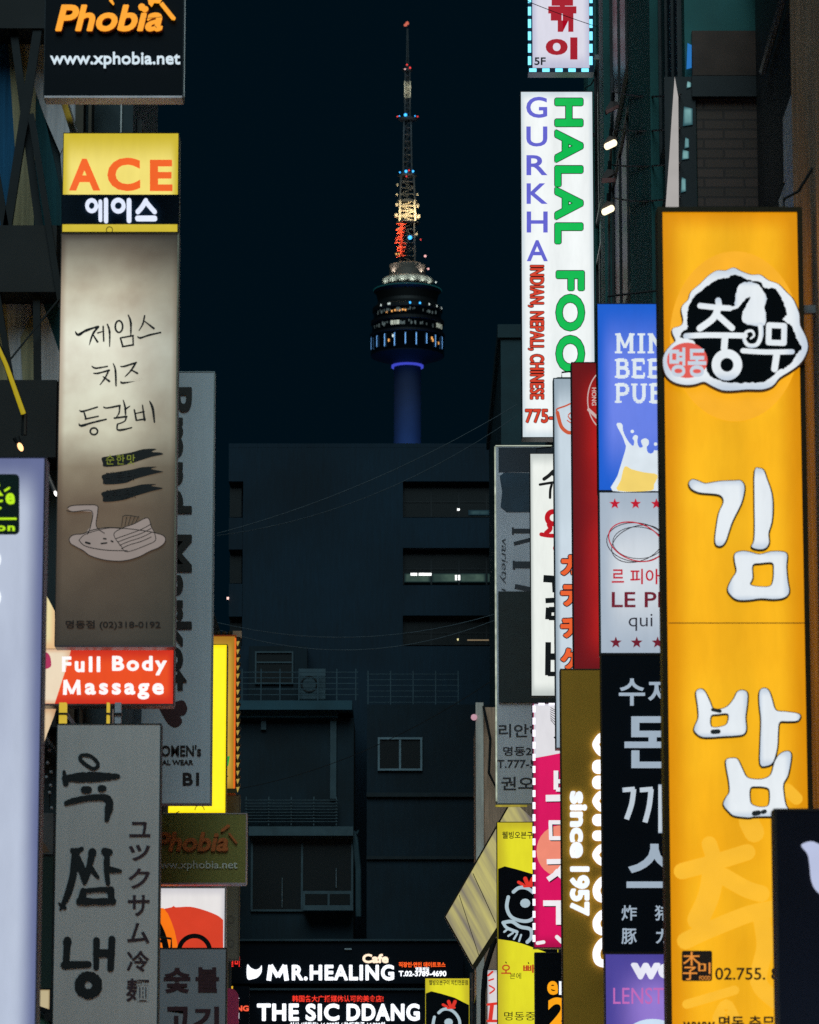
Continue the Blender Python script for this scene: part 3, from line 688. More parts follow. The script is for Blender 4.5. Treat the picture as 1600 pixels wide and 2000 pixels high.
# the tower's own floodlights: blue at the foot of the shaft, white and red in the mast
def lamp(x, y, z, e, c, r=.6, spot=None, name='tower_floodlight'):
    d = bpy.data.lights.new(name, 'SPOT' if spot else 'POINT'); d.energy = e; d.color = c; d.shadow_soft_size = r
    if spot: d.spot_size = radians(spot); d.spot_blend = .6
    o = bpy.data.objects.new(name, d); COL.objects.link(o); o.location = (x, y, z); o.parent = tw; o.location = Vector((x, y, z)) - tw.location
    if spot: o.rotation_euler = (pi, 0, 0)
for s in (-1, 1): lamp(TC[0] + s * 16, TC[1] - 26, TZ(905), 27000, (.02, .22, 1.0))
lamp(TC[0] - 6, TC[1] - 12, TZ(415), 5200, (1.0, .78, .45)); lamp(TC[0] + 3, TC[1] - 8, TZ(425), 3000, (1.0, .75, .45))
lamp(TC[0] - 4.6, TC[1] - 6.2, TZ(458), 700, (1.0, .42, .22), .3); lamp(TC[0] - 4.8, TC[1] - 6.2, TZ(490), 700, (1.0, .42, .22), .3)
for s in (-9.5, -6.5, -2.2, 2.2, 6.5, 9.5): lamp(TC[0] + s, TC[1] - math.sqrt(118 - s * s), TZ(562), 900, (.92, 1.0, .9), .8, 150)
for s in (-6, 6): lamp(TC[0] + s, TC[1] - 5.2, TZ(540), 1300, (1.0, .88, .76), .3, 120)
lamp(TC[0], TC[1] - 6, TZ(178), 420, (1, .95, .85)); lamp(TC[0], TC[1] - 8, TZ(250), 260, (.5, .8, 1))

# ================================================================ SIGNS, right side (walls at x = 3.05)
WR = 3.05
# --- near dark sign at the lower corner
Y = 22.0
r = sign('near black sign with one pale curved letter overlapping the orange sign', (1517, 1579, 1815, 2180), Y, paint('black acrylic', (16, 20, 34), .5, 0, .15, 2, spec=.15), paint('black cabinet', (24, 22, 26), .45), 5, .2, WR)
c = crop(1480, 1560, .22)
poly(r, 'lettering', [[(1566, 1652), (1572, 1646), (1590, 1644), (1625, 1660), (1660, 1650), (1700, 1652), (1690, 1700), (1680, 1760), (1640, 1768), (1600, 1744), (1586, 1722), (1582, 1690), (1578, 1668)]], Y - .015, glow('lavender letter', (190, 198, 228), .95), .02, True)

# --- the big orange sign
Y = 28.0
OR = lit('orange face', (255, 192, 34), (228, 148, 8), 1.03, .2, .03, .6, .9, tubes=2, tamp=.12, dirt=.06)
r = sign('tall orange sign with white channel letters and a seahorse emblem', (1294, 404, 1582, 2062), Y, OR, paint('dark olive cabinet', (52, 42, 14), .4, .4, .3, 3), 10, .3, WR, inset=.02)
YO = Y + .012
og = glow('orange print', (253, 180, 36), .98); og2 = glow('pale orange print', (253, 190, 46), .97)
poly(r, 'printed_halo', [ell(1436, 657, 127, 166, 40)], YO, og, .003, True)
m = MB(); m.pbox(1306, 1216, 1580, 1217.6, YO + .001, YO + .005); m.build('panel_seam', paint('seam', (150, 96, 10), .6), r)
C7 = crop(1270, 1450, .275)
for st_ in [(C7([(225, 915), (430, 860), (690, 780)]), 32), (C7([(420, 720), (445, 800)]), 30), (C7([(450, 880), (420, 1080), (340, 1260)]), 42), (C7([(520, 950), (680, 1040), (790, 1075)]), 33),
    (C7([(250, 1410), (400, 1340), (700, 1220), (900, 1180)]), 33), (C7([(790, 1250), (815, 1450), (770, 1700), (900, 1840)]), 33), (C7([(700, 560), (740, 640)]), 39), (C7([(260, 1860), (600, 1760)]), 18), (C7([(480, 1960), (540, 1860), (600, 1960)]), 21), (C7([(975, 335), (1040, 400)]), 24)]: strokes(r, 'ghost_lettering', [st_], YO - random.random() * .0014, og2, .003)
C6 = crop(1270, 880, .31)
polys = [[C6([(245, 205), (265, 183), (300, 190), (345, 208), (400, 200), (450, 193), (530, 190), (570, 190), (592, 220), (590, 270), (570, 340), (520, 440), (495, 510), (475, 570), (450, 598), (420, 595), (410, 560), (420, 470), (435, 390), (462, 330), (458, 295), (430, 275), (370, 268), (310, 262), (262, 240)])],
 [C6([(660, 125), (690, 113), (715, 125), (735, 180), (765, 270), (772, 360), (765, 450), (745, 520), (748, 580), (725, 615), (680, 620), (640, 605), (655, 570), (660, 480), (658, 300)])],
 [C6([(535, 650), (580, 634), (630, 640), (690, 655), (760, 637), (830, 637), (862, 655), (858, 730), (865, 820), (875, 890), (845, 925), (780, 935), (700, 930), (620, 940), (550, 938), (510, 910), (490, 870), (515, 810), (545, 760), (535, 700)]), C6([(645, 720), (700, 708), (770, 705), (780, 750), (775, 820), (755, 855), (690, 858), (630, 845), (645, 800)])],
 [C6([(290, 1520), (320, 1502), (345, 1520), (375, 1580), (395, 1625), (440, 1630), (490, 1610), (530, 1560), (550, 1520), (585, 1510), (612, 1530), (610, 1600), (600, 1680), (605, 1750), (590, 1785), (540, 1795), (450, 1800), (380, 1805), (320, 1800), (280, 1765), (285, 1730), (305, 1680), (300, 1600)]), C6([(383, 1670), (430, 1660), (492, 1658), (488, 1715), (455, 1738), (385, 1740)])],
 [C6([(690, 1520), (715, 1497), (745, 1510), (765, 1560), (790, 1635), (850, 1645), (920, 1655), (945, 1670), (930, 1700), (870, 1705), (815, 1710), (805, 1780), (800, 1870), (775, 1960), (735, 1985), (695, 1975), (695, 1850), (700, 1700), (690, 1600)])],
 [C7([(540, 125), (580, 112), (620, 120), (650, 180), (685, 245), (740, 262), (810, 258), (860, 225), (885, 140), (920, 85), (970, 62), (1000, 80), (995, 150), (975, 240), (945, 295), (950, 380), (965, 450), (1000, 500), (960, 530), (860, 524), (740, 525), (700, 532), (600, 520), (560, 490), (522, 440), (540, 390), (565, 350), (560, 270), (545, 190)]), C7([(710, 325), (760, 312), (830, 320), (850, 350), (845, 440), (800, 460), (740, 450), (710, 420)])]]
inkd = paint('dark letter return', (44, 32, 16), .5); cw = lit('white channel face', (232, 238, 242), (196, 208, 222), 1.0, .12, .12, .2, 3)
def grow(L, d):
    n = len(L); s = 1 if sum(L[i][0] * L[(i + 1) % n][1] - L[(i + 1) % n][0] * L[i][1] for i in range(n)) > 0 else -1; out = []
    for i in range(n):
        a, b = L[i - 1], L[(i + 1) % n]; dx, dy = b[0] - a[0], b[1] - a[1]; l = math.hypot(dx, dy) or 1
        out.append((L[i][0] + s * dy / l * d, L[i][1] - s * dx / l * d))
    return out
for L in polys:
    S = [cat(q, 3, True) for q in L]
    o = poly(r, 'channel_letter', S, Y - .035, cw, .004)
    big = [[(x + .3, y + 1.2) for x, y in grow(q, 2.6 if i == 0 else -2.4)] for i, q in enumerate(S)]
    MB().flat(big, .034, depth_map(Y - .0305)).build('letter_return', inkd, o)
# the bridge gaps seen in the letters
strokes(r, 'letter_joint', [(C6([(395, 1632), (440, 1642)]), 7), (C6([(395, 1772), (430, 1770)]), 9), (C7([(740, 505), (770, 500)]), 10), (C7([(800, 495), (815, 490)]), 8)], Y - .0375, paint('joint grey', (52, 66, 74), .6), .002)
# emblem
C5 = crop(1270, 400, .25)
em = [C5([(245, 820), (260, 780), (300, 740), (320, 680), (390, 620), (450, 560), (520, 515), (590, 515), (650, 492), (710, 520), (790, 548), (860, 548), (920, 590), (1000, 620), (1060, 680), (1110, 730), (1140, 790), (1165, 860), (1170, 940), (1210, 1020), (1232, 1100), (1215, 1170), (1170, 1240), (1090, 1300), (1010, 1350), (960, 1410), (880, 1440), (760, 1440), (640, 1450), (560, 1445), (480, 1410), (420, 1380), (350, 1400), (270, 1405), (180, 1380), (120, 1320), (100, 1220), (120, 1150), (170, 1090), (200, 1060), (175, 1000), (180, 965), (240, 945), (260, 900)])]
e = poly(r, 'emblem', em, Y - .055, cw, .006, True, 3)
MB().flat([[(x + .4, y + 1.6) for x, y in grow(cat(em[0], 3, True), 2.4)]], .045, depth_map(Y - .0485)).build('emblem_return', paint('rust letter return', (92, 46, 12), .5), e)
dk = []
base = C5([(290, 850), (330, 740), (430, 650), (530, 580), (600, 572), (650, 545), (700, 557), (780, 590), (860, 600), (900, 650), (980, 660), (1040, 760), (1065, 850), (1040, 900), (1110, 950), (1140, 1040), (1185, 1110), (1150, 1160), (1090, 1250), (1000, 1300), (900, 1380), (780, 1390), (640, 1390), (540, 1370), (460, 1330), (410, 1200), (330, 1060), (240, 1035), (245, 1000), (290, 960)])
for i, p in enumerate(cat(base, 7, True)): dk.append((p[0] + random.uniform(-1.3, 1.3), p[1] + random.uniform(-1.3, 1.3)))
MB().flat([dk], .003, depth_map(Y - .058)).build('emblem_field', paint('emblem black', (6, 18, 26), .5, spec=.1), e)
strokes(r, 'emblem_lettering', [(C5([(390, 788), (500, 800), (622, 808)]), 11), (C5([(532, 748), (540, 800)]), 12), (C5([(530, 815), (490, 890), (388, 965)]), 13), (C5([(530, 865), (640, 962)]), 12), (C5([(280, 1025), (450, 1018), (740, 1022)]), 11),
   (C5([(585, 1040), (578, 1120)]), 13), (C5(ell(600, 1250, 85, 88, 14)), 17, True), (C5([(928, 940), (1048, 945)]), 11), (C5([(1048, 945), (1045, 1080)]), 11), (C5([(1045, 1080), (925, 1075)]), 11), (C5([(925, 1075), (928, 940)]), 11), (C5([(725, 1140), (900, 1150), (1110, 1148)]), 10), (C5([(990, 1160), (972, 1282)]), 13), (C5([(640, 808), (668, 800)]), 6)], Y - .0605, cw, .002, step=.0004)
sea = C5([(662, 790), (668, 700), (700, 622), (760, 602), (800, 606), (850, 628), (890, 680), (912, 735), (890, 800), (906, 860), (900, 930), (860, 950), (800, 942), (728, 918), (722, 850), (745, 800), (785, 722), (745, 735), (700, 790), (670, 812)])
sq = []
for i, p in enumerate(cat(sea, 4, True)): sq.append((p[0] + random.uniform(-.9, .9), p[1] + random.uniform(-.9, .9)))
MB().flat([sq], .002, depth_map(Y - .0612)).build('seahorse', cw, e)
strokes(r, 'seahorse_tail', [(C5([(862, 940), (866, 1020), (835, 1090), (770, 1098), (735, 1050), (750, 995), (795, 985), (812, 1020), (785, 1045)]), [10, 9, 8, 8, 7, 6, 5, 4, 3])], Y - .0616, cw, .002)
poly(r, 'emblem_dot', [C5(ell(290, 1215, 158, 138, 16))], Y - .0635, glow('emblem red', (228, 92, 84), .95), .002, True)
text(r, '명동', tuple(C5([(150, 1115), (438, 1345)])[0] + C5([(150, 1115), (438, 1345)])[1]), Y - .066, cw, .028, th=.002)
poly(r, 'seal', [rrect(1332, 1857, 1391, 1916, 4)], YO - .004, paint('seal black', (34, 18, 10), .5), .003)
for s_, bx in (('木', (1334, 1859, 1368, 1886)), ('子', (1334, 1888, 1362, 1914)), ('미', (1364, 1880, 1388, 1902)), ('FOOD', (1366, 1906, 1388, 1914))): text(r, s_, bx, YO - .008, glow('seal orange', (240, 150, 60), .9), .012, th=.002)
ink = paint('brown black vinyl', (36, 22, 6), .5)
text(r, '02.755. 8', (1397, 1890, 1522, 1914), YO - .006, ink, .012, th=.003)
text(r, '8226', (1524, 1890, 1572, 1914), YO - .006, ink, .012, th=.003)
text(r, 'www.명동 충무김밥', (1334, 1984, 1566, 2013), YO - .006, ink, .02, th=.003)

# --- the stack of four panels behind it
Y = 38.0
r = sign('blue sign with a splashing beer glass above the starred white sign', (1167, 592, 1392, 959), Y, lit('blue beer face', (112, 134, 232), (22, 92, 205), 1.0, .14, .34, .25, .9), paint('blue black cabinet', (16, 30, 58), .4, .2), 2, .25, WR)
# slab lettering drawn from bars
def slab(par, word, box, Y, mat, th=.004):
    G = {'M': ([(.18, 0, .18, 1), (.82, 0, .82, 1), (.18, 1, .5, .28), (.82, 1, .5, .28)], [(0, .05, .36, .05), (.64, .05, 1, .05), (.02, .95, .3, .95), (.7, .95, .98, .95)], 1.3),
         'I': ([(.5, 0, .5, 1)], [(.05, .05, .95, .05), (.05, .95, .95, .95)], .55), 'N': ([(.18, 0, .18, 1), (.82, 0, .82, 1), (.18, .97, .82, .03)], [(0, .05, .36, .05), (0, .95, .26, .95), (.62, .95, 1, .95)], 1.15),
         'B': ([(.22, 0, .22, 1), (.2, .94, .65, .94), (.65, .94, .8, .86), (.8, .86, .8, .62), (.8, .62, .65, .53), (.2, .53, .66, .53), (.66, .53, .88, .42), (.88, .42, .88, .16), (.88, .16, .7, .06), (.7, .06, .2, .06)], [(0, .06, .25, .06), (0, .94, .25, .94)], 1.0),
         'E': ([(.22, 0, .22, 1), (.2, .94, .9, .94), (.2, .51, .66, .51), (.2, .06, .92, .06)], [(0, .06, .25, .06), (0, .94, .25, .94), (.88, .94, .88, .72), (.9, .06, .9, .28), (.64, .62, .64, .4)], .95),
         'R': ([(.22, 0, .22, 1), (.2, .94, .66, .94), (.66, .94, .84, .84), (.84, .84, .84, .62), (.84, .62, .66, .5), (.2, .5, .66, .5), (.55, .5, .88, .04)], [(0, .06, .4, .06), (0, .94, .25, .94), (.8, .05, 1, .05)], 1.05),
         'P': ([(.22, 0, .22, 1), (.2, .94, .68, .94), (.68, .94, .88, .82), (.88, .82, .88, .58), (.88, .58, .68, .46), (.2, .46, .68, .46)], [(0, .06, .48, .06), (0, .94, .25, .94)], .95),
         'U': ([(.2, 1, .2, .3), (.2, .3, .3, .12), (.3, .12, .5, .05), (.5, .05, .7, .12), (.7, .12, .8, .3), (.8, .3, .8, 1)], [(0, .95, .4, .95), (.6, .95, 1, .95)], 1.05)}
    x0, y0, x1, y1 = box; h = y1 - y0; mb = MB(); x = x0; gap = .1 * h; i = 0
    for ch in word:
        main, slabs, wd = G[ch]; wpx = wd * h * .78
        for sg, wt in [(q, .23) for q in main] + [(q, .12) for q in slabs]:
            if ch == 'M' and sg[0] in (.18, .82) and sg[2] == .5: wt = .17
            a = (x + sg[0] * wpx, y1 - sg[1] * h); b = (x + sg[2] * wpx, y1 - sg[3] * h)
            mb.strip([a, b], wt * h * .8, th, depth_map(Y - .0004 * i), 'butt'); i += 1
        x += wpx + gap
    return mb.build('lettering', mat, par)
wv = glow('white vinyl lit', (222, 232, 240), .98)
for w_, a, b in (('MINI', 651, 690), ('BEER', 701, 738), ('PUB', 749, 787)): slab(r, w_, (1201, a, 1390, b), Y, wv)
C3 = crop(940, 860, .27); C2 = crop(950, 480, .23125)
beer = [C2([(1100, 1512), (1125, 1495), (1150, 1512), (1155, 1560), (1180, 1620), (1210, 1665), (1240, 1690), (1250, 1650), (1235, 1625), (1255, 1598), (1280, 1610), (1275, 1650), (1285, 1690), (1300, 1705), (1322, 1695), (1308, 1660), (1312, 1638), (1345, 1626), (1372, 1645), (1370, 1680), (1355, 1700), (1362, 1740), (1385, 1755), (1410, 1745), (1420, 1718), (1450, 1708), (1500, 1740), (1560, 1700), (1600, 1760), (1590, 1830)]) + C3([(1330, 60), (1310, 120), (1330, 240)]) + [(1322, 930), (1318, 957)] + C3([(1240, 366), (950, 366), (985, 260), (1025, 130), (1045, 60), (1050, 10)]) + C2([(1180, 1690), (1150, 1610)])]
poly(r, 'beer_glass', em if False else [cat(beer[0], 3, True)], Y - .001, wv, .003)
for cx, cy, rr in ((1233, 1568, 15), (1430, 1675, 15)):
    q = C2([(cx, cy)])[0]; poly(r, 'splash_drop', [ell(q[0], q[1], rr * .231, rr * .231, 14)], Y - .001, wv, .003)
poly(r, 'beer_fill', [cat(C3([(1038, 190), (1090, 210), (1180, 232), (1275, 250), (1250, 320), (1225, 364), (990, 364), (1010, 290)]), 3, True)], Y - .004, glow('beer yellow', (244, 212, 110), 1.0), .002)
r = sign('white sign with red stars and a scribbled oval below the blue beer sign', (1171, 960, 1394, 1277), Y, lit('cool white poster', (222, 228, 234), (168, 182, 198), .95, .2, .45, .3, 1), paint('grey blue cabinet', (70, 80, 92), .4, .2), 2, .25, WR)
def star(par, cx, cy, R, mat): poly(par, 'star', [[(cx + (R if k % 2 == 0 else R * .42) * sin(pi * k / 5), cy - (R if k % 2 == 0 else R * .42) * cos(pi * k / 5)) for k in range(10)]], Y - .002, mat, .004)
crim = glow('crimson print', (196, 12, 44), .9); wine = glow('wine print', (116, 18, 42), .85)
for k in range(5): star(r, 1201 + 40.6 * k, 984, 11, crim); star(r, 1203 + 40.8 * k, 1255, 12, wine)
grl = paint('grey print line', (92, 60, 74), .6)
for (rx, ry, ox, oy, a, w, mt) in ((58, 38, 0, 0, .1, 1.6, grl), (52, 34, 2, 3, -.35, 1.6, grl), (55, 36, -1, -1, .35, 2.2, crim), (49, 31, 3, 1, .05, 1.4, grl)):
    L = [(1243 + ox + rx * cos(t) * cos(a) - ry * sin(t) * sin(a), 1059 + oy + rx * cos(t) * sin(a) + ry * sin(t) * cos(a)) for t in [2 * pi * k / 36 for k in range(36)]]
    MB().strip(L, w, .002, depth_map(Y - .001 - .002 * abs(a)), 'butt', True).build('scribble', mt, r)
text(r, '르', (1195, 1112, 1219, 1138), Y - .002, crim, .012); text(r, '피아프', (1231, 1111, 1318, 1141), Y - .002, crim, .012)
text(r, 'LE PIAF', (1195, 1156, 1352, 1186), Y - .002, wine, .012); text(r, 'qui fait', (1228, 1197, 1340, 1232), Y - .002, paint('grey violet print', (92, 80, 104), .6), -.005)
r = sign('black sign with pale korean cutlet lettering below the starred white sign', (1176, 1278, 1397, 1861), Y, paint('blue black acrylic', (6, 20, 32), .5, 0, .2, 1, spec=.1), paint('black blue cabinet', (12, 20, 28), .4, .2), 2, .25, WR)
pl = lit('pale grey letter', (196, 208, 218), (160, 176, 192), .95, .05, .05, .3, 2)
text(r, '수', (1209, 1325, 1260, 1378), Y - .012, pl, .018, th=.012); text(r, '제', (1266, 1326, 1318, 1378), Y - .012, pl, .018, th=.012)
text(r, '돈', (1220, 1399, 1330, 1500), Y - .012, pl, .02, th=.012)
strokes(r, 'lettering', [([(1216, 1543), (1240, 1541)], 9), ([(1238, 1541), (1234, 1570), (1224, 1600)], 10), ([(1250, 1543), (1275, 1541)], 9), ([(1272, 1541), (1268, 1575), (1260, 1606)], 10), ([(1292, 1532), (1292, 1627)], 12), ([(1292, 1575), (1318, 1575)], 10)], Y - .012, pl, .01, True, 'butt', .0006)
text(r, '스', (1224, 1648, 1334, 1734), Y - .012, pl, .02, th=.012)
for s_, bx in (('炸', (1214, 1768, 1244, 1798)), ('猪', (1279, 1768, 1310, 1798)), ('豚', (1214, 1813, 1244, 1844)), ('カ', (1281, 1814, 1308, 1843)), ('排', (1345, 1768, 1376, 1798)), ('ツ', (1345, 1814, 1374, 1843))): text(r, s_, bx, Y - .008, pl, .014, th=.006)
r = sign('violet backlit sign with pink lens lettering below the black cutlet sign', (1182, 1862, 1400, 2090), Y, lit('violet face', (166, 136, 226), (72, 66, 152), .95, .45, .45, .3, 1.2), paint('violet cabinet', (60, 56, 92), .4, .2), 2, .25, WR)
text(r, 'wow', (1232, 1880, 1380, 1913), Y - .008, glow('white violet print', (232, 232, 246), 1), .01, fat=3); text(r, 'LENSTOWN', (1198, 1929, 1390, 1961), Y - .003, glow('pink print', (200, 110, 190), .9), .0)
poly(r, 'pale_arc', [ell(1275, 2020, 50, 30, 24)], Y - .003, glow('pale arc print', (206, 226, 246), 1), .003)

# --- narrow red sign, tall white blue katakana sign, brown halo-letter sign
Y = 44.0
r = sign('narrow deep red sign with half hidden round white badge above the brown sign', (1118, 707, 1311, 1314), Y, lit('red face', (228, 34, 26), (96, 12, 16), 1.0, .42, .12, .62, .55, (1, 1, 1.3)), paint('dark red cabinet', (52, 10, 14), .4, .2), 2, .25, WR, bottom=ALU)
wr = glow('badge white', (220, 190, 186), .8)
strokes(r, 'badge_ring', [(ell(1192, 781, 44, 62, 26), 2.2, True)], Y - .002, wr, .003); text(r, 'HONG', (1156, 757, 1165, 792), Y - .002, wr, .02, rot=-90 if False else 90)
strokes(r, 'badge_fill', [([(1150, 800), (1166, 815)], 6)], Y - .003, wr, .002)
Y = 50.0
r = sign('tall bluish white sign with orange katakana letters between white and red signs', (1083, 738, 1297, 1462), Y, lit('pale blue face', (206, 220, 230), (150, 166, 178), 1, .06, .1, .25, .8), paint('pale blue cabinet', (86, 98, 106), .4, .2), 2, .25, WR)
orp = glow('katakana orange', (238, 98, 46), .95); navy = paint('navy outline', (26, 36, 78), .5)
for ch, a, b in (('カ', 1084, 1124), ('テ', 1142, 1184), ('チ', 1205, 1246), ('ケ', 1266, 1308)):
    o = text(r, ch, (1093, a - 2, 1139, b + 2), Y - .002, navy, .02, th=.003, name='letter_outline', fat=3.6); text(r, ch, (1095, a, 1137, b), Y - .009, orp, .02, th=.003, fat=1.6)
strokes(r, 'sketch_cup', [([(1117, 787), (1104, 793), (1088, 799), (1089, 806)], 3), ([(1089, 806), (1096, 832), (1108, 844), (1118, 845)], 7), ([(1109, 812), (1116, 806), (1122, 812), (1116, 820), (1109, 812)], 2.2), ([(1108, 821), (1118, 828)], 2)], Y - .003, glow('sketch orange', (214, 92, 56), .85), .002)
Y = 42.0
BRN = lit('brown bronze face', (118, 88, 26), (70, 52, 20), .85, .02, .30, .35, 1.0)
r = sign('tall bronze brown sign with glowing white letters running down its side', (1097, 1306, 1332, 2120), Y, paint('bronze brown panel', (206, 150, 44), .6, 0, .2, 1.2, spec=.2), paint('dark bronze cabinet', (70, 54, 28), .4, .4), 2, .25, WR, wally=None)
text(r, 'since', (1113, 1545, 1147, 1676), Y - .03, LW, .01, rot=90, th=.02, fat=2.2); text(r, '1957', (1113, 1692, 1152, 1789), Y - .03, LW, .01, rot=90, th=.02, fat=2.2)
big = glow('fat white halo letter', (250, 250, 255), 1.35)
for (a, b, hk) in ((1432, 1476, 1), (1484, 1511, 0), (1515, 1541, 0), (1545, 1584, 1), (1590, 1613, 0), (1622, 1642, 0), (1650, 1689, 1)):
    if hk: strokes(r, 'halo_letter', [([(1196, a + 6), (1176, a + 5), (1165, (a + b) / 2 - 4), (1165, (a + b) / 2 + 4), (1176, b - 5), (1196, b - 6)], 13)], Y - .03, big, .02)
    else: poly(r, 'halo_letter', rrect(1157, a, 1196, b, min(11, (b - a) * .45)), Y - .03, big, .02)
for (a, b) in ((1714, 1762), (1779, 1826), (1834, 1888)): strokes(r, 'halo_letter', [([(1198, a + 5), (1178, a + 5), (1166, (a + b) / 2 - 4), (1168, b - 12), (1180, b - 6), (1198, b - 6)], 15)], Y - .03, big, .02)

# --- halal sign and LED sign above it
Y = 60.0
r = sign('white light box with tall green halal food lettering and violet capitals', (1018, 178, 1161, 855), Y, lit('white face', (240, 244, 243), (206, 218, 224), 1.08, .07, .03, .2, 1, tubes=2, tamp=.08), paint('grey cabinet', (58, 62, 62), .5, .2), 1.5, .35, WR)
vio = glow('violet print', (104, 104, 216), .9)
for ch, a, b in zip('GURKHA', (189, 247, 303, 358, 413, 469), (230, 286, 342, 398, 454, 510)):
    text(r, ch, (1028 + (a - 189) * .004, a, 1069 + (a - 189) * .004, b), Y - .002, vio, .015)
grn = glow('green print', (10, 196, 84), .9); dkg = paint('dark green outline', (10, 50, 44), .5)
for w_, bx in (('HALAL', (1084, 192, 1139, 476)), ('FOOD', (1086, 529, 1142, 800))):
    text(r, w_, (bx[0] - 1.5, bx[1] - 1.5, bx[2] + 1.5, bx[3] + 1.5), Y - .002, dkg, .015, rot=90, th=.004, name='letter_outline', fat=3.2, spacing=1.16); text(r, w_, bx, Y - .009, grn, .015, rot=90, th=.003, fat=1.7, spacing=1.16)
redp = glow('red print', (222, 66, 40), .9); dkr = paint('dark red outline', (84, 12, 24), .5)
for w_, bx, rt in (('INDIAN, NEPALI, CHINESE', (1031, 518, 1063, 780), 90), ('775-7771', (1026, 799, 1140, 826), 0)):
    text(r, w_, (bx[0] - 1, bx[1] - 1, bx[2] + 1, bx[3] + 1), Y - .002, dkr, .012, rot=rt, th=.004, name='letter_outline', fat=1.7, spacing=1.06); text(r, w_, bx, Y - .009, redp, .01, rot=rt, th=.003, fat=.5, spacing=1.06)
Y = 58.0
r = sign('white sign with crimson korean letters inside a frame of cyan LED lights', (1031, -150, 1159, 141), Y, lit('white led face', (222, 220, 232), (190, 190, 212), 1.0, .12, .12, .2, 1), paint('navy led frame', (14, 40, 66), .4, .3), 9, .3, WR)
crm = glow('crimson letter', (172, 8, 34), .9); crd = paint('crimson outline', (120, 60, 70), .5)
text(r, '볶', (1071, -28, 1126, 62), Y - .006, crm, .04); text(r, '이', (1066, 73, 1128, 116), Y - .006, crm, .05); text(r, '떡', (1070, -125, 1126, -45), Y - .006, crm, .04); text(r, '5F', (1044, 112, 1066, 127), Y - .006, BLACKV, .02)
led = glow('cyan led', (120, 225, 255), 1.7); led0 = None
def bulb_box(par, x0, y0, x1, y1, Y, mat, name='led_light'):
    m = MB(); m.pbox(x0, y0, x1, y1, Y - .025, Y - .002); return m.build(name, mat, par)
for k in range(11):
    yy = -112 + k * 24.2 - 20; bulb_box(r, 1031.5, yy, 1037.5, yy + 16, Y, led); bulb_box(r, 1151.5, yy, 1157.5, yy + 16, Y, led)
for k in range(5): bulb_box(r, 1034 + k * 25.5, 133.5, 1048 + k * 25.5, 139.5, Y, led)

# --- white rib sign, grey variety sign, pink sign, yellow chicken sign, orange number sign
Y = 62.0
r = sign('white sign with brushed black and red korean letters beside the grey variety sign', (1036, 885, 1165, 1360), Y, lit('warm white face', (236, 240, 234), (190, 196, 192), 1.02, .06, .06, .12, 1), DARKF, 1.5, .25, WR)
strokes(r, 'lettering', [(C3([(520, 225), (490, 255), (455, 280)]), 7), (C3([(520, 245), (560, 275)]), 6), (C3([(425, 320), (520, 305), (600, 300)]), 5), (C3([(510, 320), (500, 360), (498, 415)]), 5)], Y - .003, BLACKV, .003)
strokes(r, 'lettering', [(C3(ell(520, 560, 42, 44, 12)), 10, True), (C3([(490, 610), (500, 640), (470, 670)]), 9), (C3([(435, 680), (500, 690), (640, 690)]), 8), (C3([(560, 740), (530, 780), (560, 820)]), 6)], Y - .003, glow('brush red', (196, 14, 30), .9), .003)
strokes(r, 'lettering', [(C3([(450, 1000), (530, 1005), (640, 1000)]), 14), (C3([(520, 1010), (525, 1100)]), 5), (C3([(465, 1160), (640, 1150)]), 10), (C3([(490, 1210), (485, 1295)]), 12), (C3([(490, 1225), (640, 1225)]), 11), (C3([(490, 1285), (640, 1285)]), 9), (C3([(485, 1460), (482, 1700)]), 11), (C3([(482, 1565), (640, 1565)]), 13), (C3([(482, 1690), (640, 1690)]), 9)], Y - .003, BLACKV, .003, False, 'butt', .0006)
Y = 66.0
GRV = paint('unlit grey acrylic', (210, 214, 226), .6, 0, .16, .8, spec=.2, streak=.1)
r = sign('tall unlit grey sign with dark variety lettering and a black panel', (968, 870, 1135, 1571), Y, GRV, paint('grey cabinet dim', (90, 96, 98), .4, .4), 2, .25, WR)
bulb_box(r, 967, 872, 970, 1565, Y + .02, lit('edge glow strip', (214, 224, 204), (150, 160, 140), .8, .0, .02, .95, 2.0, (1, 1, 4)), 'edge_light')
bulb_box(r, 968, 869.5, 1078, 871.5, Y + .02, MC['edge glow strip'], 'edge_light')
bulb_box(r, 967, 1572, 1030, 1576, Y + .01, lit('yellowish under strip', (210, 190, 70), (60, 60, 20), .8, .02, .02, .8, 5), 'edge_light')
m = MB(); m.pbox(974, 874, 1130, 922, Y - .004, Y + .003); m.build('dark_band', paint('dim blue black print', (30, 46, 62), .5, 0, .4, 1), r)
poly(r, 'torn_print', [[(976, 930), (985, 923), (1130, 926), (1130, 1000), (990, 1000), (978, 990), (981, 960)]], Y - .006, paint('dim teal print', (26, 62, 84), .5, 0, .4, 2), .004)
strokes(r, 'lettering', [([(1004, 1037), (1128, 1037)], 9), ([(1004, 1062), (1128, 1030)], 7), ([(1004, 1103), (1128, 1103)], 13), ([(1004, 1095), (1004, 1112)], 5), ([(1006, 1145), (1128, 1170)], 9), ([(1002, 1030), (1002, 1044)], 4)], Y - .004, paint('dark slate print', (44, 52, 64), .5), .003, False, 'butt', .0006)
text(r, 'variety network', (976, 1052, 992, 1262), Y - .002, paint('slate print', (70, 76, 86), .5), 0, rot=90, shear=.2)
m = MB(); m.pbox(974, 1155, 1135, 1372, Y - .05, Y - .002); m.build('black_panel', paint('black mesh panel', (16, 34, 36), .6, 0, .3, 6), r)
pk = paint('dark print', (40, 44, 54), .5)
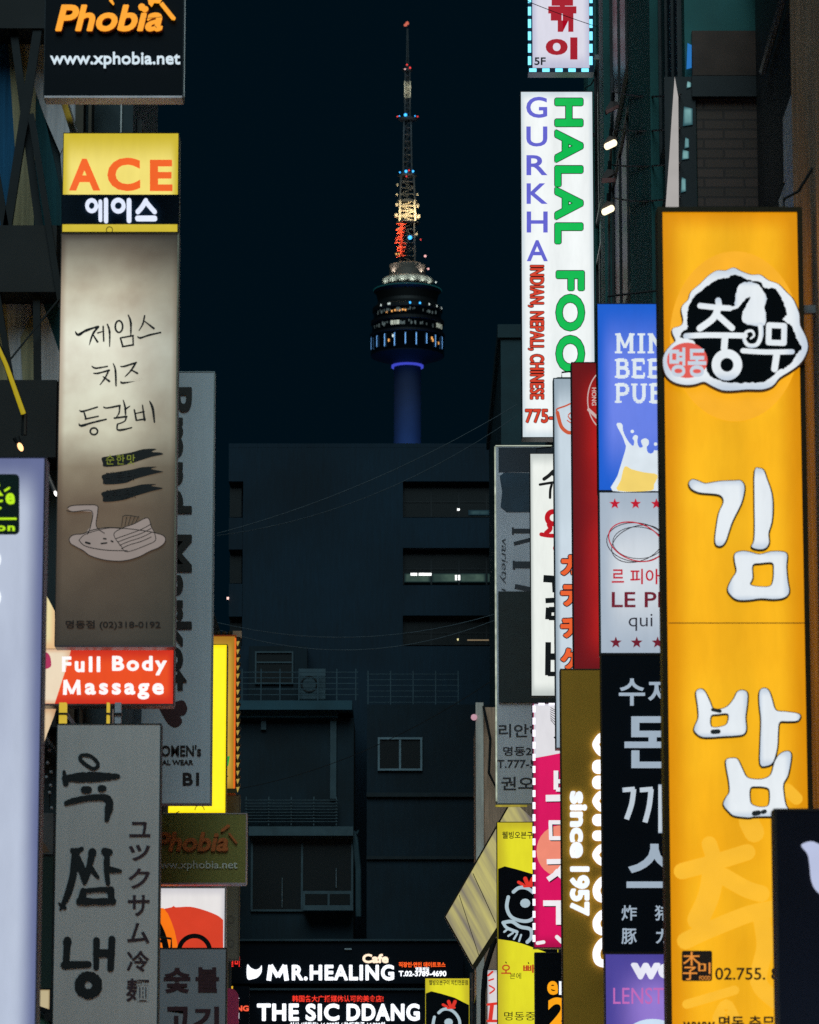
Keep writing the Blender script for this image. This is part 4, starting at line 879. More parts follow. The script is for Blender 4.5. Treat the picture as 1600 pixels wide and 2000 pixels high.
for s_, bx in (('리안헤어', (974, 1414, 1092, 1440)), ('명동2호점', (983, 1458, 1082, 1476)), ('T.777-5011', (971, 1484, 1078, 1500)), ('권오준', (979, 1517, 1076, 1543))): text(r, s_, bx, Y - .002, pk, .014)
Y = 56.0
r = sign('pink and white sign with white LED edging beside the bronze sign', (1041, 1373, 1180, 1852), Y, lit('pink face', (226, 20, 98), (176, 14, 74), .95, .1, .06, .2, 1.4), paint('pale pink cabinet', (120, 70, 92), .4, .2), 2, .25, WR)
poly(r, 'white_print', [[(1043, 1375), (1177, 1375), (1177, 1462), (1120, 1466), (1080, 1474), (1043, 1481)]], Y - .001, lit('white upper print', (224, 222, 226), (200, 200, 210), 1, .05, .05, .15, 2), .003)
poly(r, 'salmon_circle', [[p for p in ell(1095, 1662, 47, 50, 30)]], Y - .002, glow('salmon print', (244, 142, 118), .95), .003)
strokes(r, 'fan_mark', [([(1088 + 10 * cos(a), 1408 + 18 * sin(a)), (1088 - 13 * cos(a * .3), 1394 + 10 * a)], 1.2) for a in (-1.2, -.8, -.4, 0, .4, .8, 1.2)] + [([(1083, 1440), (1090, 1446)], 3), ([(1086, 1452), (1094, 1448)], 3)], Y - .004, paint('grey pink print', (132, 116, 124), .5), .002, False)
wl_ = glow('white print letter', (240, 236, 240), 1.0); shd = paint('letter shadow', (92, 12, 44), .5)
for off, mt, yy in ((2, shd, Y - .002), (0, wl_, Y - .006)):
    strokes(r, 'lettering' if off == 0 else 'letter_shadow', [([(1086 + off, 1505 + off), (1086 + off, 1542 + off)], 9), ([(1086 + off, 1526 + off), (1170, 1526 + off)], 8), ([(1086 + off, 1542 + off), (1170, 1542 + off)], 8), ([(1066 + off, 1559 + off), (1170, 1557 + off)], 13),
      ([(1075 + off, 1605 + off), (1076 + off, 1640 + off)], 7), ([(1072 + off, 1606 + off), (1170, 1606 + off)], 8), ([(1074 + off, 1637 + off), (1170, 1637 + off)], 8), ([(1068 + off, 1683 + off), (1170, 1681 + off)], 10), ([(1106 + off, 1684 + off), (1090 + off, 1704 + off), (1070 + off, 1718 + off)], 10), ([(1084 + off, 1700 + off), (1108 + off, 1722 + off)], 9),
      ([(1061 + off, 1764 + off), (1170, 1764 + off)], 11), ([(1092 + off, 1768 + off), (1092 + off, 1806 + off)], 12)], yy, mt, .003, False, 'butt', .0005)
strokes(r, 'small_mark', [([(1050, 1842), (1062, 1840)], 7), ([(1088, 1830), (1098, 1840)], 8)], Y - .002, wl_, .003)
wled = glow('white led', (240, 235, 250), 1.5)
for k in range(20): bulb_box(r, 1040.5, 1378 + k * 23.6, 1046, 1378 + k * 23.6 + 13, Y, wled)
for k in range(4): bulb_box(r, 1052 + k * 20, 1373, 1064 + k * 20, 1377, Y, wled)
Y = 63.0
YELM = lit('yellow chicken face', (232, 226, 42), (196, 182, 40), .98, .25, .06, .3, 1.6)
def rooster(r, Y, x0, x1, yt, k):      # black band with the pale cockerel mark, given the sign's left and right rows and the scale of its print
    f = lambda pts: [(x0 + (px - 972) * k, yt + (py - 1605) * k) for px, py in pts]
    poly(r, 'black_band', [f([(973, 1697), (986, 1692), (1010, 1698), (1040, 1707), (972 + (x1 - x0) / k - 1, 1724), (972 + (x1 - x0) / k - 1, 1868), (1040, 1850), (1020, 1843), (1000, 1838), (973, 1834)])], Y - .001, paint('band black', (8, 18, 26), .5, spec=.1), .003)
    g = glow('pale feather print', (182, 204, 214), .85)
    strokes(r, 'cockerel_mark', [(f([(1003, 1742), (1014, 1734), (1030, 1735), (1044, 1746), (1052, 1764), (1048, 1786), (1034, 1798), (1016, 1798), (998, 1790), (990, 1772), (993, 1752)]), 7 * k), (f([(983, 1802), (1000, 1800), (1016, 1810), (1036, 1815), (1038, 1830), (1030, 1840)]), 7 * k), (f([(983, 1802), (990, 1812), (1010, 1820)]), 6 * k), (f([(985, 1820), (990, 1816)]), 4 * k), (f([(993, 1828), (1002, 1822)]), 4 * k), (f([(1004, 1834), (1010, 1824)]), 4 * k), (f([(1014, 1838), (1018, 1826)]), 4 * k)], Y - .004, g, .003)
    poly(r, 'eye_mark', [f(ell(1026, 1764, 10, 9, 12))], Y - .003, g, .003)
    strokes(r, 'comb_mark', [(f([(1013, 1723), (1022, 1728)]), 6 * k), (f([(1026, 1716), (1030, 1726)]), 8 * k), (f([(1041, 1716), (1036, 1727)]), 8 * k), (f([(1024, 1731), (1040, 1730)]), 5 * k)], Y - .003, glow('comb red', (226, 50, 36), .95), .003)
r = sign('yellow sign with black cockerel band beside the pink sign', (971, 1605, 1092, 2090), Y, YELM, paint('dark yellow cabinet', (60, 58, 24), .4, .2), 1.5, .25, WR)
rooster(r, Y, 972, 1090, 1605, 1.0)
ik = paint('dark print ink', (38, 36, 24), .5); rdp = glow('orange brush print', (206, 74, 30), .8)
text(r, '웰빙오븐구이 치킨', (981, 1624, 1080, 1638), Y - .002, ik, .015)
text(r, '오', (979, 1884, 998, 1902), Y - .002, rdp, .02); text(r, '빠', (1022, 1884, 1046, 1900), Y - .002, rdp, .02); text(r, '븐에', (996, 1900, 1018, 1912), Y - .002, ik, .0)
strokes(r, 'print_dot', [([(988, 1879), (989, 1881)], 2), ([(1032, 1880), (1033, 1882)], 2)], Y - .002, ik, .002, False)
text(r, '명동중앙점', (985, 1976, 1086, 1993), Y - .002, ik, .0)
Y = 54.0
r = sign('black sign with orange letters and a large orange numeral below the pink sign', (1045, 1860, 1180, 2090), Y, paint('deep black acrylic', (6, 16, 26), .5, 0, .15, 1, spec=.1), DARKF, 2, .25, WR)
o_ = glow('amber numeral', (255, 166, 14), 1.0)
text(r, 'e', (1069, 1916, 1090, 1943), Y - .01, o_, .03, th=.006); text(r, 'n', (1092, 1916, 1112, 1943), Y - .01, LW, .03, th=.006); text(r, '24', (1070, 1948, 1160, 2008), Y - .01, o_, .035, th=.006)
# --- tilted timber board, yellow glow put into its material, behind the yellow sign
Y = 68.0
wd = lit('glowing timber board', (218, 208, 124), (112, 104, 112), .86, .0, .0, 1.0, 1.7, (1.0, 1, 1.0))
nt = wd.node_tree; mp = [n for n in nt.nodes if n.type == 'MAPPING'][0]; mp.vector_type = 'TEXTURE'; mp.inputs['Rotation'].default_value = (0, radians(60.8), 0); mp.inputs['Scale'].default_value = (5, 1, .30)
bd = thing('tilted_board', 'tilted diamond of lit yellow timber boards behind the yellow cockerel sign', 'sign', P(925, 1890, Y))
A, B, Cc, D = (1000, 1562), (869, 1790), (925, 1890), (1085, 1640)
MB().flat([[A, B, Cc, D]], .05, depth_map(Y)).build('face_panel', wd, bd)
m = MB(); bar(m, A, B, 3, Y - .03, .3); bar(m, B, Cc, 2.5, Y - .033, .3); bar(m, Cc, D, 9, Y - .036, .3); m.build('rim', paint('black rim', (18, 20, 22), .4, .3), bd)
m = MB(); bar(m, (924, 1706), (968, 1802), 1.4, Y - .006, .004); bar(m, (897, 1748), (936, 1868), 1.2, Y - .006, .004); m.build('board_seam', DARKF, bd)
m = MB(); m.box((P(1075, 1650, Y).x, Y + .05, P(1075, 1690, Y).z), (WR, Y + .12, P(1075, 1680, Y).z)); m.build('bracket', STEEL, bd)
Y = 78.0
r = sign('slim white sign with red patterns under the tilted timber board', (951, 1893, 1010, 2080), Y, lit('white slim face', (226, 220, 222), (180, 178, 182), .95, .1, .05, .2, 2), DARKF, 1.5, .2, WR)
for st_ in [([(954, 1905), (962, 1898)], 4), ([(956, 1925), (966, 1932), (957, 1940)], 3), ([(953, 1962), (970, 1960)], 5), ([(961, 1964), (958, 1990)], 8), ([(953, 1994), (970, 1994)], 5), ([(955, 1915), (964, 1912)], 3)]: strokes(r, 'red_pattern', [st_], Y - .002, glow('red pattern', (226, 52, 40), .9), .002)
tb = thing('cable_duct', 'black curved duct hanging under the tilted timber board', 'duct', P(950, 1960, 76))
MB().tube([P(968, 1832, 76), P(958, 1862, 76), P(948, 1895, 76), P(944, 1940, 76), P(943, 2060, 76)], .05, 8).build('duct', paint('black duct', (28, 30, 32), .35, .2), tb)
# --- small far yellow sign and the two wall signs closing the alley
Y = 94.0
r = sign('small far yellow sign with cockerel mark at the end of the alley', (830, 1910, 918, 2080), Y, YELM, DARKF, 1, .2, None, wally=None)
rooster(r, Y, 831, 917, 1863, .84)
text(r, '웰빙오븐구이 치킨전문점', (838, 1914, 914, 1924), Y - .002, ik, .02)
m = MB(); m.tube([P(921, 1900, Y + .1), P(921, 2330, Y + .1)], .05, 8); m.pbox(918, 1930, 921, 1934, Y + .05, Y + .11); m.build('post', STEEL, r)
Y = 110.0
def wall_sign(label, x0, y0, x1, y1, face):
    q = thing('wall_sign', label, 'sign', P((x0 + x1) / 2, y1, Y), 'wall signs closing the alley')
    m = MB(); m.pbox(x0, y0, x1, y1, Y, Y + .5); m.build('board', face, q)
    m = MB(); m.pbox(x0, y0 - 4, x1, y0 - .3, Y - .1, Y + 1.9); m.build('canopy', paint('canopy slate', (40, 64, 74), .6, .1, .3, .6), q)
    return q
blk = paint('black sign board', (5, 16, 26), .6, 0, .2, .5, spec=.1)
wg = glow('bright white sign letter', (244, 248, 255), 1.5)
r = wall_sign('black shop fascia with white rounded healing letters and a half moon mark', 446, 1838, 905, 1921, blk)
strokes(r, 'lettering', [([(525, 1915), (529, 1885)], 9), ([(560, 1915), (556, 1885)], 9), ([(529, 1885), (543, 1908)], 8), ([(556, 1885), (543, 1908)], 8)], Y - .06, wg, .05, False, 'butt', .0006); text(r, 'R.HEALING', (570, 1884, 770, 1915), Y - .06, wg, .012, spacing=1.14, fat=1.1, th=.05)
poly(r, 'half_moon_mark', [cat([(483, 1884), (490, 1890), (500, 1894), (508, 1890), (511, 1885), (511, 1898), (504, 1908), (494, 1912), (483, 1911)], 3, True)], Y - .06, wg, .05)
text(r, 'Cafe', (708, 1863, 759, 1881), Y - .06, glow('cream neon', (255, 226, 196), 1.25), .01, th=.05, fat=.9)
orn = glow('orange neon', (255, 92, 30), 1.3); rdn = glow('red neon', (240, 52, 36), 1.2)
text(r, '직장인·연인 데이트코스', (779, 1879, 870, 1889), Y - .06, orn, .025, th=.04); text(r, '명동제일', (812, 1889, 838, 1896), Y - .06, wg, .02, th=.04); text(r, 'T.02-3789-4690', (779, 1896, 872, 1907), Y - .06, wg, .03, th=.04)
m = MB(); m.pbox(673, 1852, 687, 1855, Y - .05, Y - .002); m.build('marker_plate', paint('pale plate', (150, 160, 165), .5), r)
r = wall_sign('black restaurant fascia with heavy white letters under red chinese writing', 446, 1934, 905, 2060, blk)
[text(r, w_, (a, 1960, b, 1994), Y - .06, wg, .012, spacing=1.12, fat=1.3, th=.05) for w_, a, b in (('THE', 502, 584), ('SIC', 597, 663), ('DDANG', 677, 820))]; text(r, '韩国各大广播媒体认可的美食店!', (571, 1944, 749, 1957), Y - .06, rdn, .012, th=.04)
text(r, '식사 (생한돈) 16,900원 / 盐烤套餐 14,900원', (566, 1996, 752, 2008), Y - .06, wg, .02, th=.04)
# fragments of neon signs on the near left of the end wall
Y = 104.0
q = thing('neon_sign', 'tiny red neon scribble letters beside the half moon mark', 'sign', P(455, 1890, Y))
text(q, '갈비', (446, 1868, 468, 1888), Y, glow('scarlet neon', (250, 48, 40), 1.2), .01, th=.03)
m = MB(); m.pbox(430, 1862, 470, 1894, Y + .035, Y + .1); m.build('board', blk, q)
q = thing('neon_sign', 'narrow black sign with orange letters behind the maroon disc', 'sign', P(455, 2000, Y))
m = MB(); m.pbox(425, 1926, 487, 2060, Y + .035, Y + .12); m.build('board', blk, q)
text(q, 'DDANG', (425, 1964, 486, 1975), Y, glow('deep orange neon', (250, 92, 60), 1.1), .04, th=.03); text(q, '식당', (440, 1946, 467, 1958), Y, wg, .03, th=.03); text(q, '고기', (440, 1978, 467, 1990), Y, wg, .03, th=.03)
m = MB(); m.pbox(436, 1926, 455, 1938, Y + .02, Y + .034); m.build('yellow_plate', glow('yellow plate', (246, 190, 40), .95), q)

# ================================================================ SIGNS, left side
WL = -3.3
# --- near pale lavender light sign
Y = 25.5
r = sign('near pale lavender backlit sign with dark green badge and lime letters', (-120, 892, 79, 2150), Y, lit('lavender face', (196, 206, 224), (98, 106, 146), 1.0, .22, .09, .35, .9, (1.4, 1, .6)), paint('slate cabinet', (52, 56, 74), .4, .3), 3, .25, None)
gp = poly(r, 'badge', [rrect(-90, 926, 38, 1044, 9)], Y - .002, paint('dark green badge', (4, 50, 44), .4), .004)
lm = glow('lime letter', (190, 240, 30), 1.0)
text(r, 'R', (-22, 938, 7, 968), Y - .006, lm, .04, th=.003); text(r, 'e', (11, 963, 29, 985), Y - .006, lm, .04, th=.003)
strokes(r, 'accent', [([(10, 958), (18, 953)], 4), ([(-6, 980), (4, 978)], 4), ([(-40, 1013), (31, 1013)], 4), ([(-4, 993), (1, 992)], 4)], Y - .006, lm, .003, False)
text(r, 'fusion', (-62, 1022, 29, 1037), Y - .006, lm, .035, th=.003, spacing=1.2)
for yy in (1092, 1166): poly(r, 'letter_edge', [ell(-14, yy, 16, 20, 16)], Y - .02, LW, .015)

# --- upper black web sign
Y = 34.0
BKF = paint('black gloss panel', (6, 17, 27), .5, 0, .2, .8, spec=.12)
r = sign('black sign at the top with orange broken letters and a white web address', (88, -190, 360, 189), Y, BKF, paint('black cabinet edge', (14, 26, 34), .35, .4), 2, .22, None, wally=39.4, bottom=paint('greyish underside', (240, 228, 232), .5, .1))
ORL = glow('orange channel letter', (255, 166, 40), 1.02); orr = paint('orange letter return', (150, 62, 12), .5)
def phobia(r, Y, x0, y0, x1, y1, m1, m2, th, sc):
    h = y1 - y0
    text(r, 'Phobia', (x0 + 1 * sc, y0 + 2.4 * sc, x1 + 1 * sc, y1 + 2.4 * sc), Y + .012, m2, .01, shear=.22, th=th, name='letter_return', fat=1.5 * sc)
    text(r, 'Phobia', (x0, y0, x1, y1), Y, m1, .01, shear=.22, th=.01, fat=1.5 * sc)
phobia(r, Y - .05, 108, 9, 318, 61, ORL, orr, .04, 1)
strokes(r, 'crack', [([(216, 44), (230, 37), (262, 34)], .9), ([(250, 20), (258, 29), (300, 26)], .9), ([(222, 41), (226, 30), (244, 22)], .9), ([(300, 48), (306, 54)], 1), ([(284, 36), (316, 33)], .9)], Y - .052, BLACKV, .002, False)
poly(r, 'hammer', [[(312, 8), (318, 3), (343, 34), (341, 38), (335, 37)]], Y - .05, ORL, .03)
poly(r, 'hammer', [[(289, -3), (303, -12), (316, -2), (312, 5), (301, 4), (296, 12), (290, 6)]], Y - .05, ORL, .03)
poly(r, 'spark', [[(213, 0), (218, -4), (223, 6), (221, 9)]], Y - .05, ORL, .03)
poly(r, 'dot', [ell(277, 13, 7, 6.5, 14)], Y - .054, ORL, .03)
text(r, 'www.xphobia.net', (98, 101, 352, 132), Y - .03, glow('pale blue letter', (214, 230, 240), 1.0), .012, th=.025)
m = MB(); m.pbox(361, -190, 362.5, 189, Y, Y + .02); m.build('edge_trim', ALU, r)

# --- yellow letters sign + brown menu sign under it
Y = 35.6
r = sign('square yellow backlit sign with orange capitals over a dark korean band', (122, 259, 349, 454), Y, lit('warm yellow face', (250, 232, 128), (206, 184, 52), 1.0, .08, .35, .25, 1.3), paint('yellow cabinet', (120, 104, 40), .4, .3), 1.5, .3, None, wally=39.4)
ora = glow('orange print letter', (246, 104, 44), 1.0)
for ch, bx in zip('ACE', ((135, 310, 196, 372), (210, 308, 274, 373), (293, 312, 337, 373))): text(r, ch, bx, Y - .003, ora, .035, th=.003)
m = MB(); m.pbox(121, 380, 350, 437, Y - .02, Y + .004); m.build('dark_band', paint('navy black band', (16, 40, 58), .5, 0, .2, 1, spec=.15), r)
strokes(r, 'lettering', [(ell(179, 401, 9, 10.5, 16), 7, True), ([(196, 393), (196, 429)], 7), ([(207, 390), (207, 431)], 8), ([(188, 402), (196, 402)], 5),
    (ell(231, 401, 10.5, 11, 16), 7.5, True), ([(252, 391), (252, 430)], 9), ([(285, 391), (277, 404), (269, 413)], 8.5), ([(285, 393), (293, 403), (302, 413)], 8.5), ([(269, 426), (302, 426)], 10)], Y - .05, glow('bluish white letter', (222, 230, 250), 1.1), .028)
strokes(r, 'hook', [(ell(214, 449, 6, 6, 14, pi * .8, pi * 2.2), 1.4)], Y - .004, paint('dark wire', (50, 46, 16), .5), .003)
Y = 35.2
MEN = lit('aged paper face', (240, 242, 226), (184, 168, 150), 1.0, .06, .02, .75, 2.0, det=8, dirt=.0, xfall=(.42, .50), zramp=[(0, (58, 47, 44)), (.14, (82, 66, 57)), (.33, (108, 88, 75)), (.43, (146, 132, 118)), (.52, (228, 226, 216)), (.72, (255, 255, 252)), (.86, (226, 222, 212)), (.95, (138, 130, 122)), (1, (84, 78, 76))])
r = sign('tall brown parchment sign with brushed korean writing and a drawn plate of ribs', (113, 456, 346, 1262), Y, MEN, paint('bronze edge', (92, 80, 72), .4, .5), 1.5, .2, None, wally=39.4, bottom=paint('plum grey trim', (120, 104, 110), .4, .4))
m = MB(); m.pbox(342.5, 458, 345.5, 1262, Y - .012, Y - .001); m.build('edge_trim', paint('brass grey trim', (168, 160, 140), .35, .7), r)
c = crop(0, 420, .3)
bi = paint('brush ink', (24, 22, 24), .6)
def bs(p, *w): return (c(p), [x * .3 for x in w])
strokes(r, 'brush_lettering', [bs([(492, 760), (510, 780), (560, 752), (640, 725)], 8, 18, 16, 12), bs([(640, 728), (605, 775), (582, 845)], 14, 14, 6), bs([(608, 782), (635, 825)], 10, 14), bs([(636, 768), (668, 758)], 10, 8), bs([(672, 725), (676, 820)], 12, 10), bs([(700, 712), (714, 760), (714, 857)], 10, 14, 6),
   (c(ell(775, 726, 24, 38, 16)), 3.6, True), bs([(836, 652), (852, 700), (852, 785)], 8, 16, 8), bs([(785, 802), (800, 855)], 10, 12), bs([(785, 800), (868, 785)], 10, 12), bs([(866, 785), (868, 845)], 12, 12), bs([(798, 857), (868, 845)], 12, 12), bs([(942, 655), (930, 710), (905, 752)], 10, 12, 6), bs([(940, 690), (1002, 738)], 8, 14), bs([(897, 792), (915, 800), (970, 782), (1045, 765)], 8, 14, 12, 12)], Y - .004, bi, .003, step=.0005, rough=.14)
strokes(r, 'brush_lettering', [bs([(600, 985), (625, 997), (700, 985)], 8, 12, 10), bs([(610, 1030), (640, 1030), (712, 1010)], 8, 12, 12), bs([(708, 1012), (685, 1060), (652, 1105)], 12, 12, 6), bs([(672, 1052), (712, 1082)], 8, 14), bs([(738, 968), (752, 1010), (756, 1112)], 8, 14, 10), bs([(785, 985), (810, 985), (888, 960)], 6, 12, 12), bs([(884, 962), (855, 1010), (815, 1052)], 12, 12, 6), bs([(855, 1008), (895, 1030)], 8, 12), bs([(788, 1085), (805, 1093), (930, 1065)], 8, 14, 12)], Y - .004, bi, .003, step=.0005, rough=.14)
strokes(r, 'brush_lettering', [bs([(520, 1272), (540, 1278), (635, 1250)], 8, 14, 10), bs([(548, 1285), (560, 1325)], 10, 12), bs([(556, 1328), (640, 1310)], 12, 10), bs([(515, 1358), (530, 1372), (600, 1352), (692, 1330)], 6, 16, 14, 10), (c(ell(612, 1408, 24, 22, 14)), 3.6, True), bs([(675, 1250), (700, 1256), (782, 1240)], 8, 12, 12), bs([(780, 1240), (775, 1290), (750, 1325)], 12, 10, 6), bs([(803, 1205), (815, 1250), (818, 1300)], 8, 14, 10), bs([(815, 1265), (845, 1245)], 12, 8), bs([(745, 1322), (825, 1312)], 12, 12), bs([(822, 1314), (812, 1342), (765, 1362)], 12, 10, 10), bs([(765, 1362), (765, 1397), (800, 1398), (858, 1384)], 10, 12, 14, 8), bs([(875, 1268), (888, 1335)], 10, 12), bs([(928, 1238), (942, 1335)], 8, 14), bs([(882, 1292), (938, 1280)], 8, 10), bs([(888, 1337), (945, 1328)], 10, 12), bs([(975, 1212), (995, 1260), (1006, 1348)], 8, 18, 10)], Y - .004, bi, .003, step=.0005, rough=.14)
d3 = crop(0, 860, .3)
for dy in (0, 115, 225):
    L = [(660, 115), (720, 100), (850, 80), (930, 60), (1020, 58), (985, 72), (1045, 82), (1060, 92), (985, 108), (880, 140), (820, 160), (740, 172), (675, 172), (668, 150)]
    L = [(x + random.uniform(-4, 4), y + dy + random.uniform(-3, 3)) for x, y in L]
    poly(r, 'ink_swash', [cat(d3(L), 3, True)], Y - .004, bi, .003)
text(r, '순한맛', tuple(d3([(690, 92), (880, 158)])[0] + d3([(690, 92), (880, 158)])[1]), Y - .009, glow('olive lit print', (140, 150, 50), .7), 0, th=.002, spacing=1.2)
mutl = paint('dim ink print', (46, 40, 40), .6)
text(r, '매운맛', tuple(d3([(690, 205), (880, 262)])[0] + d3([(690, 205), (880, 262)])[1]), Y - .009, mutl, 0, th=.002, spacing=1.2); text(r, '아주매운맛', tuple(d3([(690, 318), (890, 375)])[0] + d3([(690, 318), (890, 375)])[1]), Y - .009, mutl, 0, th=.002)
# the drawn plate: pale shapes with ink outlines
pf_ = glow('pale drawing fill', (150, 138, 132), .85); oi = paint('outline ink', (44, 36, 34), .6)
plate = cat(d3([(452, 640), (480, 615), (540, 608), (600, 585), (700, 568), (830, 575), (960, 592), (1020, 605), (1060, 618), (1078, 640), (1068, 672), (1030, 700), (980, 720), (900, 760), (800, 785), (690, 780), (590, 752), (545, 720), (490, 690), (460, 670)]), 4, True)
poly(r, 'plate_drawing', [plate], Y - .003, pf_, .002)
rib = cat(d3([(742, 612), (800, 570), (870, 545), (960, 505), (985, 560), (1005, 600), (1012, 650), (960, 680), (830, 725), (790, 690)]), 3, True)
poly(r, 'plate_drawing', [rib], Y - .0055, pf_, .002)
stick = d3([(440, 440), (470, 425), (560, 420), (632, 425), (636, 470), (628, 560), (650, 600), (560, 605), (590, 560), (598, 465), (480, 465)])
poly(r, 'plate_drawing', [cat(stick, 2, True)], Y - .0055, pf_, .002)
ol = [(plate, 1.6, True), (rib, 1.4, True), (d3([(515, 650), (560, 610), (700, 572), (800, 575)]), 1.3), (d3([(515, 650), (560, 690), (690, 715), (830, 718)]), 1.6)]
for k in range(4): ol.append((d3([(755 + 12 * k, 640 + 22 * k), (840, 610 + 24 * k), (920, 580 + 26 * k), (985, 545 + 28 * k)]), 1.4))
for k in range(5): ol.append((d3([(800 + 26 * k, 495 + 2 * (k % 2)), (792 + 22 * k, 560 - 5 * k)]), 1.2))
ol += [(d3([(800, 495), (830, 488), (905, 500)]), 1.4), (d3([(440, 440), (470, 425), (560, 420), (632, 425), (636, 470), (628, 560), (680, 605)]), 1.6), (d3([(435, 458), (480, 465), (598, 460), (590, 560), (570, 610)]), 1.6), (d3([(560, 665), (585, 672)]), 4), (d3([(660, 672), (695, 668)]), 3), (d3([(675, 640), (690, 642)]), 3), (d3([(725, 655), (735, 660)]), 3)]
strokes(r, 'plate_outline', ol, Y - .009, oi, .002, step=.0003)
text(r, '명동점 (02)318-0192', tuple(d3([(428, 1172), (1045, 1232)])[0] + d3([(428, 1172), (1045, 1232)])[1]), Y - .004, paint('dim brown print', (40, 32, 30), .6), .012)

# --- orange red massage sign with its pale shaped panel
Y = 35.9
r = sign('orange red lit sign with rounded white massage lettering', (80, 1267, 340, 1376), Y, lit('orange red face', (238, 84, 40), (206, 50, 34), 1.0, .06, .3, .2, 1.5), paint('dark red edge', (110, 40, 34), .4, .3), 1.5, .25, None, wally=39.4, bottom=paint('grey underside', (150, 138, 138), .35, .5))
wm = glow('massage white', (248, 244, 244), 1.1)
def block_m(par, box, Y, mat, w, th):
    x0, y0, x1, y1 = box; a = w / 2
    strokes(par, 'lettering', [([(x0 + a, y1), (x0 + a + (x1 - x0) * .04, y0)], w), ([(x1 - a, y1), (x1 - a - (x1 - x0) * .04, y0)], w), ([(x0 + a * 1.3, y0), ((x0 + x1) / 2, y1 - w * .3)], w * .8), ([(x1 - a * 1.3, y0), ((x0 + x1) / 2, y1 - w * .3)], w * .8)], Y, mat, th, False, 'butt', .0006)
text(r, 'Full', (121, 1282, 196, 1313), Y - .006, wm, .012, spacing=1.3, fat=1.1); text(r, 'Body', (219, 1281, 326, 1319), Y - .006, wm, .012, spacing=1.25, fat=1.1); block_m(r, (123, 1328, 158, 1357), Y - .006, wm, 7.5, .004); text(r, 'assage', (166, 1334, 320, 1366), Y - .006, wm, .012, spacing=1.3, fat=1.1)
sk = lit('cream skin print', (240, 224, 196), (226, 186, 150), .98, .2, .1, .2, 2)
poly(r, 'printed_figure', [cat([(40, 1268), (139, 1268), (131, 1300), (118, 1340), (107, 1374), (40, 1374)], 1, True)], Y - .009, sk, .003)
poly(r, 'printed_flower', [cat([(72, 1276), (90, 1274), (98, 1282), (100, 1300), (92, 1306), (78, 1308), (70, 1300)], 4, True)], Y - .013, glow('magenta petal', (184, 52, 96), .9), .002)
poly(r, 'printed_flower', [cat([(70, 1328), (82, 1324), (86, 1336), (82, 1352), (70, 1356)], 4, True)], Y - .013, paint('dark plum petal', (60, 20, 40), .6), .002)
r2 = thing('shaped_panel', 'cream lit cut out panel tapering down beside the lavender sign', 'sign', P(75, 1470, 36.4), None)
poly(r2, 'face_panel', [[(56, 1376), (111, 1376), (104, 1400), (92, 1430), (76, 1478), (56, 1478)]], 36.4, lit('cream tail print', (238, 214, 176), (206, 160, 116), .9, .3, .25, .3, 3), .05)
r3 = thing('shaped_panel', 'cream lit panel with slanted top edge above the massage sign', 'sign', P(85, 1266, 36.6), None)
poly(r3, 'face_panel', [[(56, 1150), (84, 1150), (106, 1192), (108, 1266), (56, 1266)]], 36.6, lit('cream upper print', (240, 226, 170), (232, 190, 140), .95, .25, .2, .2, 2), .05)
for q in (r2, r3):
    z = q.location.z + .3; x = q.location.x
    MB().box((x - .12, q.location.y + .051, z), (x - .07, 39.4, z + .05)).build('bracket', STEEL, q)

# --- grey unlit noodle sign
Y = 33.0
GRN_ = paint('unlit frosted acrylic', (222, 220, 220), .6, 0, .14, .7, spec=.2, streak=.07)
r = sign('grey unlit sign with thick brushed letters and a small japanese column', (105, 1413, 311, 2140), Y, GRN_, paint('dark teal edge', (36, 52, 54), .5, .3), 2, .22, None, wally=39.4)
k_ = crop(0, 1360, .32); bk = paint('brush black', (14, 22, 26), .55)
def ks(p, *w): return (k_(p), [x * .38 for x in w] if len(w) > 1 else w[0] * .38)
strokes(r, 'brush_lettering', [(k_([(492, 385), (500, 360), (550, 362), (590, 395), (598, 425), (570, 442), (530, 420)]), 7, True), ks([(392, 460), (402, 530)], 18, 34), ks([(395, 500), (480, 495), (560, 492), (650, 490), (722, 488)], 30, 50, 52, 40, 24), ks([(515, 570), (540, 570)], 36, 36), ks([(618, 562), (632, 562)], 34, 34), ks([(405, 652), (440, 640), (540, 620), (640, 618), (668, 645), (664, 690), (652, 752)], 22, 30, 30, 36, 40, 40, 24)], Y - .004, bk, .003, step=.0006, rough=.11)
strokes(r, 'brush_lettering', [ks([(442, 940), (470, 945), (500, 930)], 24, 36, 20), ks([(462, 960), (445, 1100), (410, 1220), (370, 1298)], 40, 36, 36, 14), ks([(360, 1262), (395, 1290)], 10, 20), ks([(470, 990), (500, 1060), (515, 1140)], 40, 40, 16), ks([(565, 950), (545, 1040), (518, 1135)], 40, 34, 24), ks([(548, 1040), (600, 1105)], 34, 14), ks([(640, 945), (670, 950)], 34, 30), ks([(655, 950), (652, 1060), (660, 1140)], 32, 32, 22), ks([(660, 1055), (735, 1065)], 40, 16), ks([(510, 1190), (500, 1240)], 40, 46), ks([(510, 1188), (610, 1178), (685, 1180)], 24, 24, 24), ks([(678, 1180), (680, 1245)], 34, 34), ks([(490, 1250), (590, 1252), (690, 1250)], 38, 34, 34)], Y - .004, bk, .003, step=.0006, rough=.11)
strokes(r, 'brush_lettering', [ks([(412, 1490), (408, 1560), (402, 1648)], 44, 36, 34), ks([(395, 1640), (540, 1636)], 40, 34), ks([(590, 1490), (588, 1655)], 36, 30), ks([(684, 1482), (676, 1660)], 34, 32), ks([(592, 1568), (680, 1568)], 40, 40), (k_(ell(541, 1762, 54, 54, 12)), 19, True)], Y - .004, bk, .003, step=.0006, rough=.11)
jp = paint('plum print', (66, 42, 52), .6)
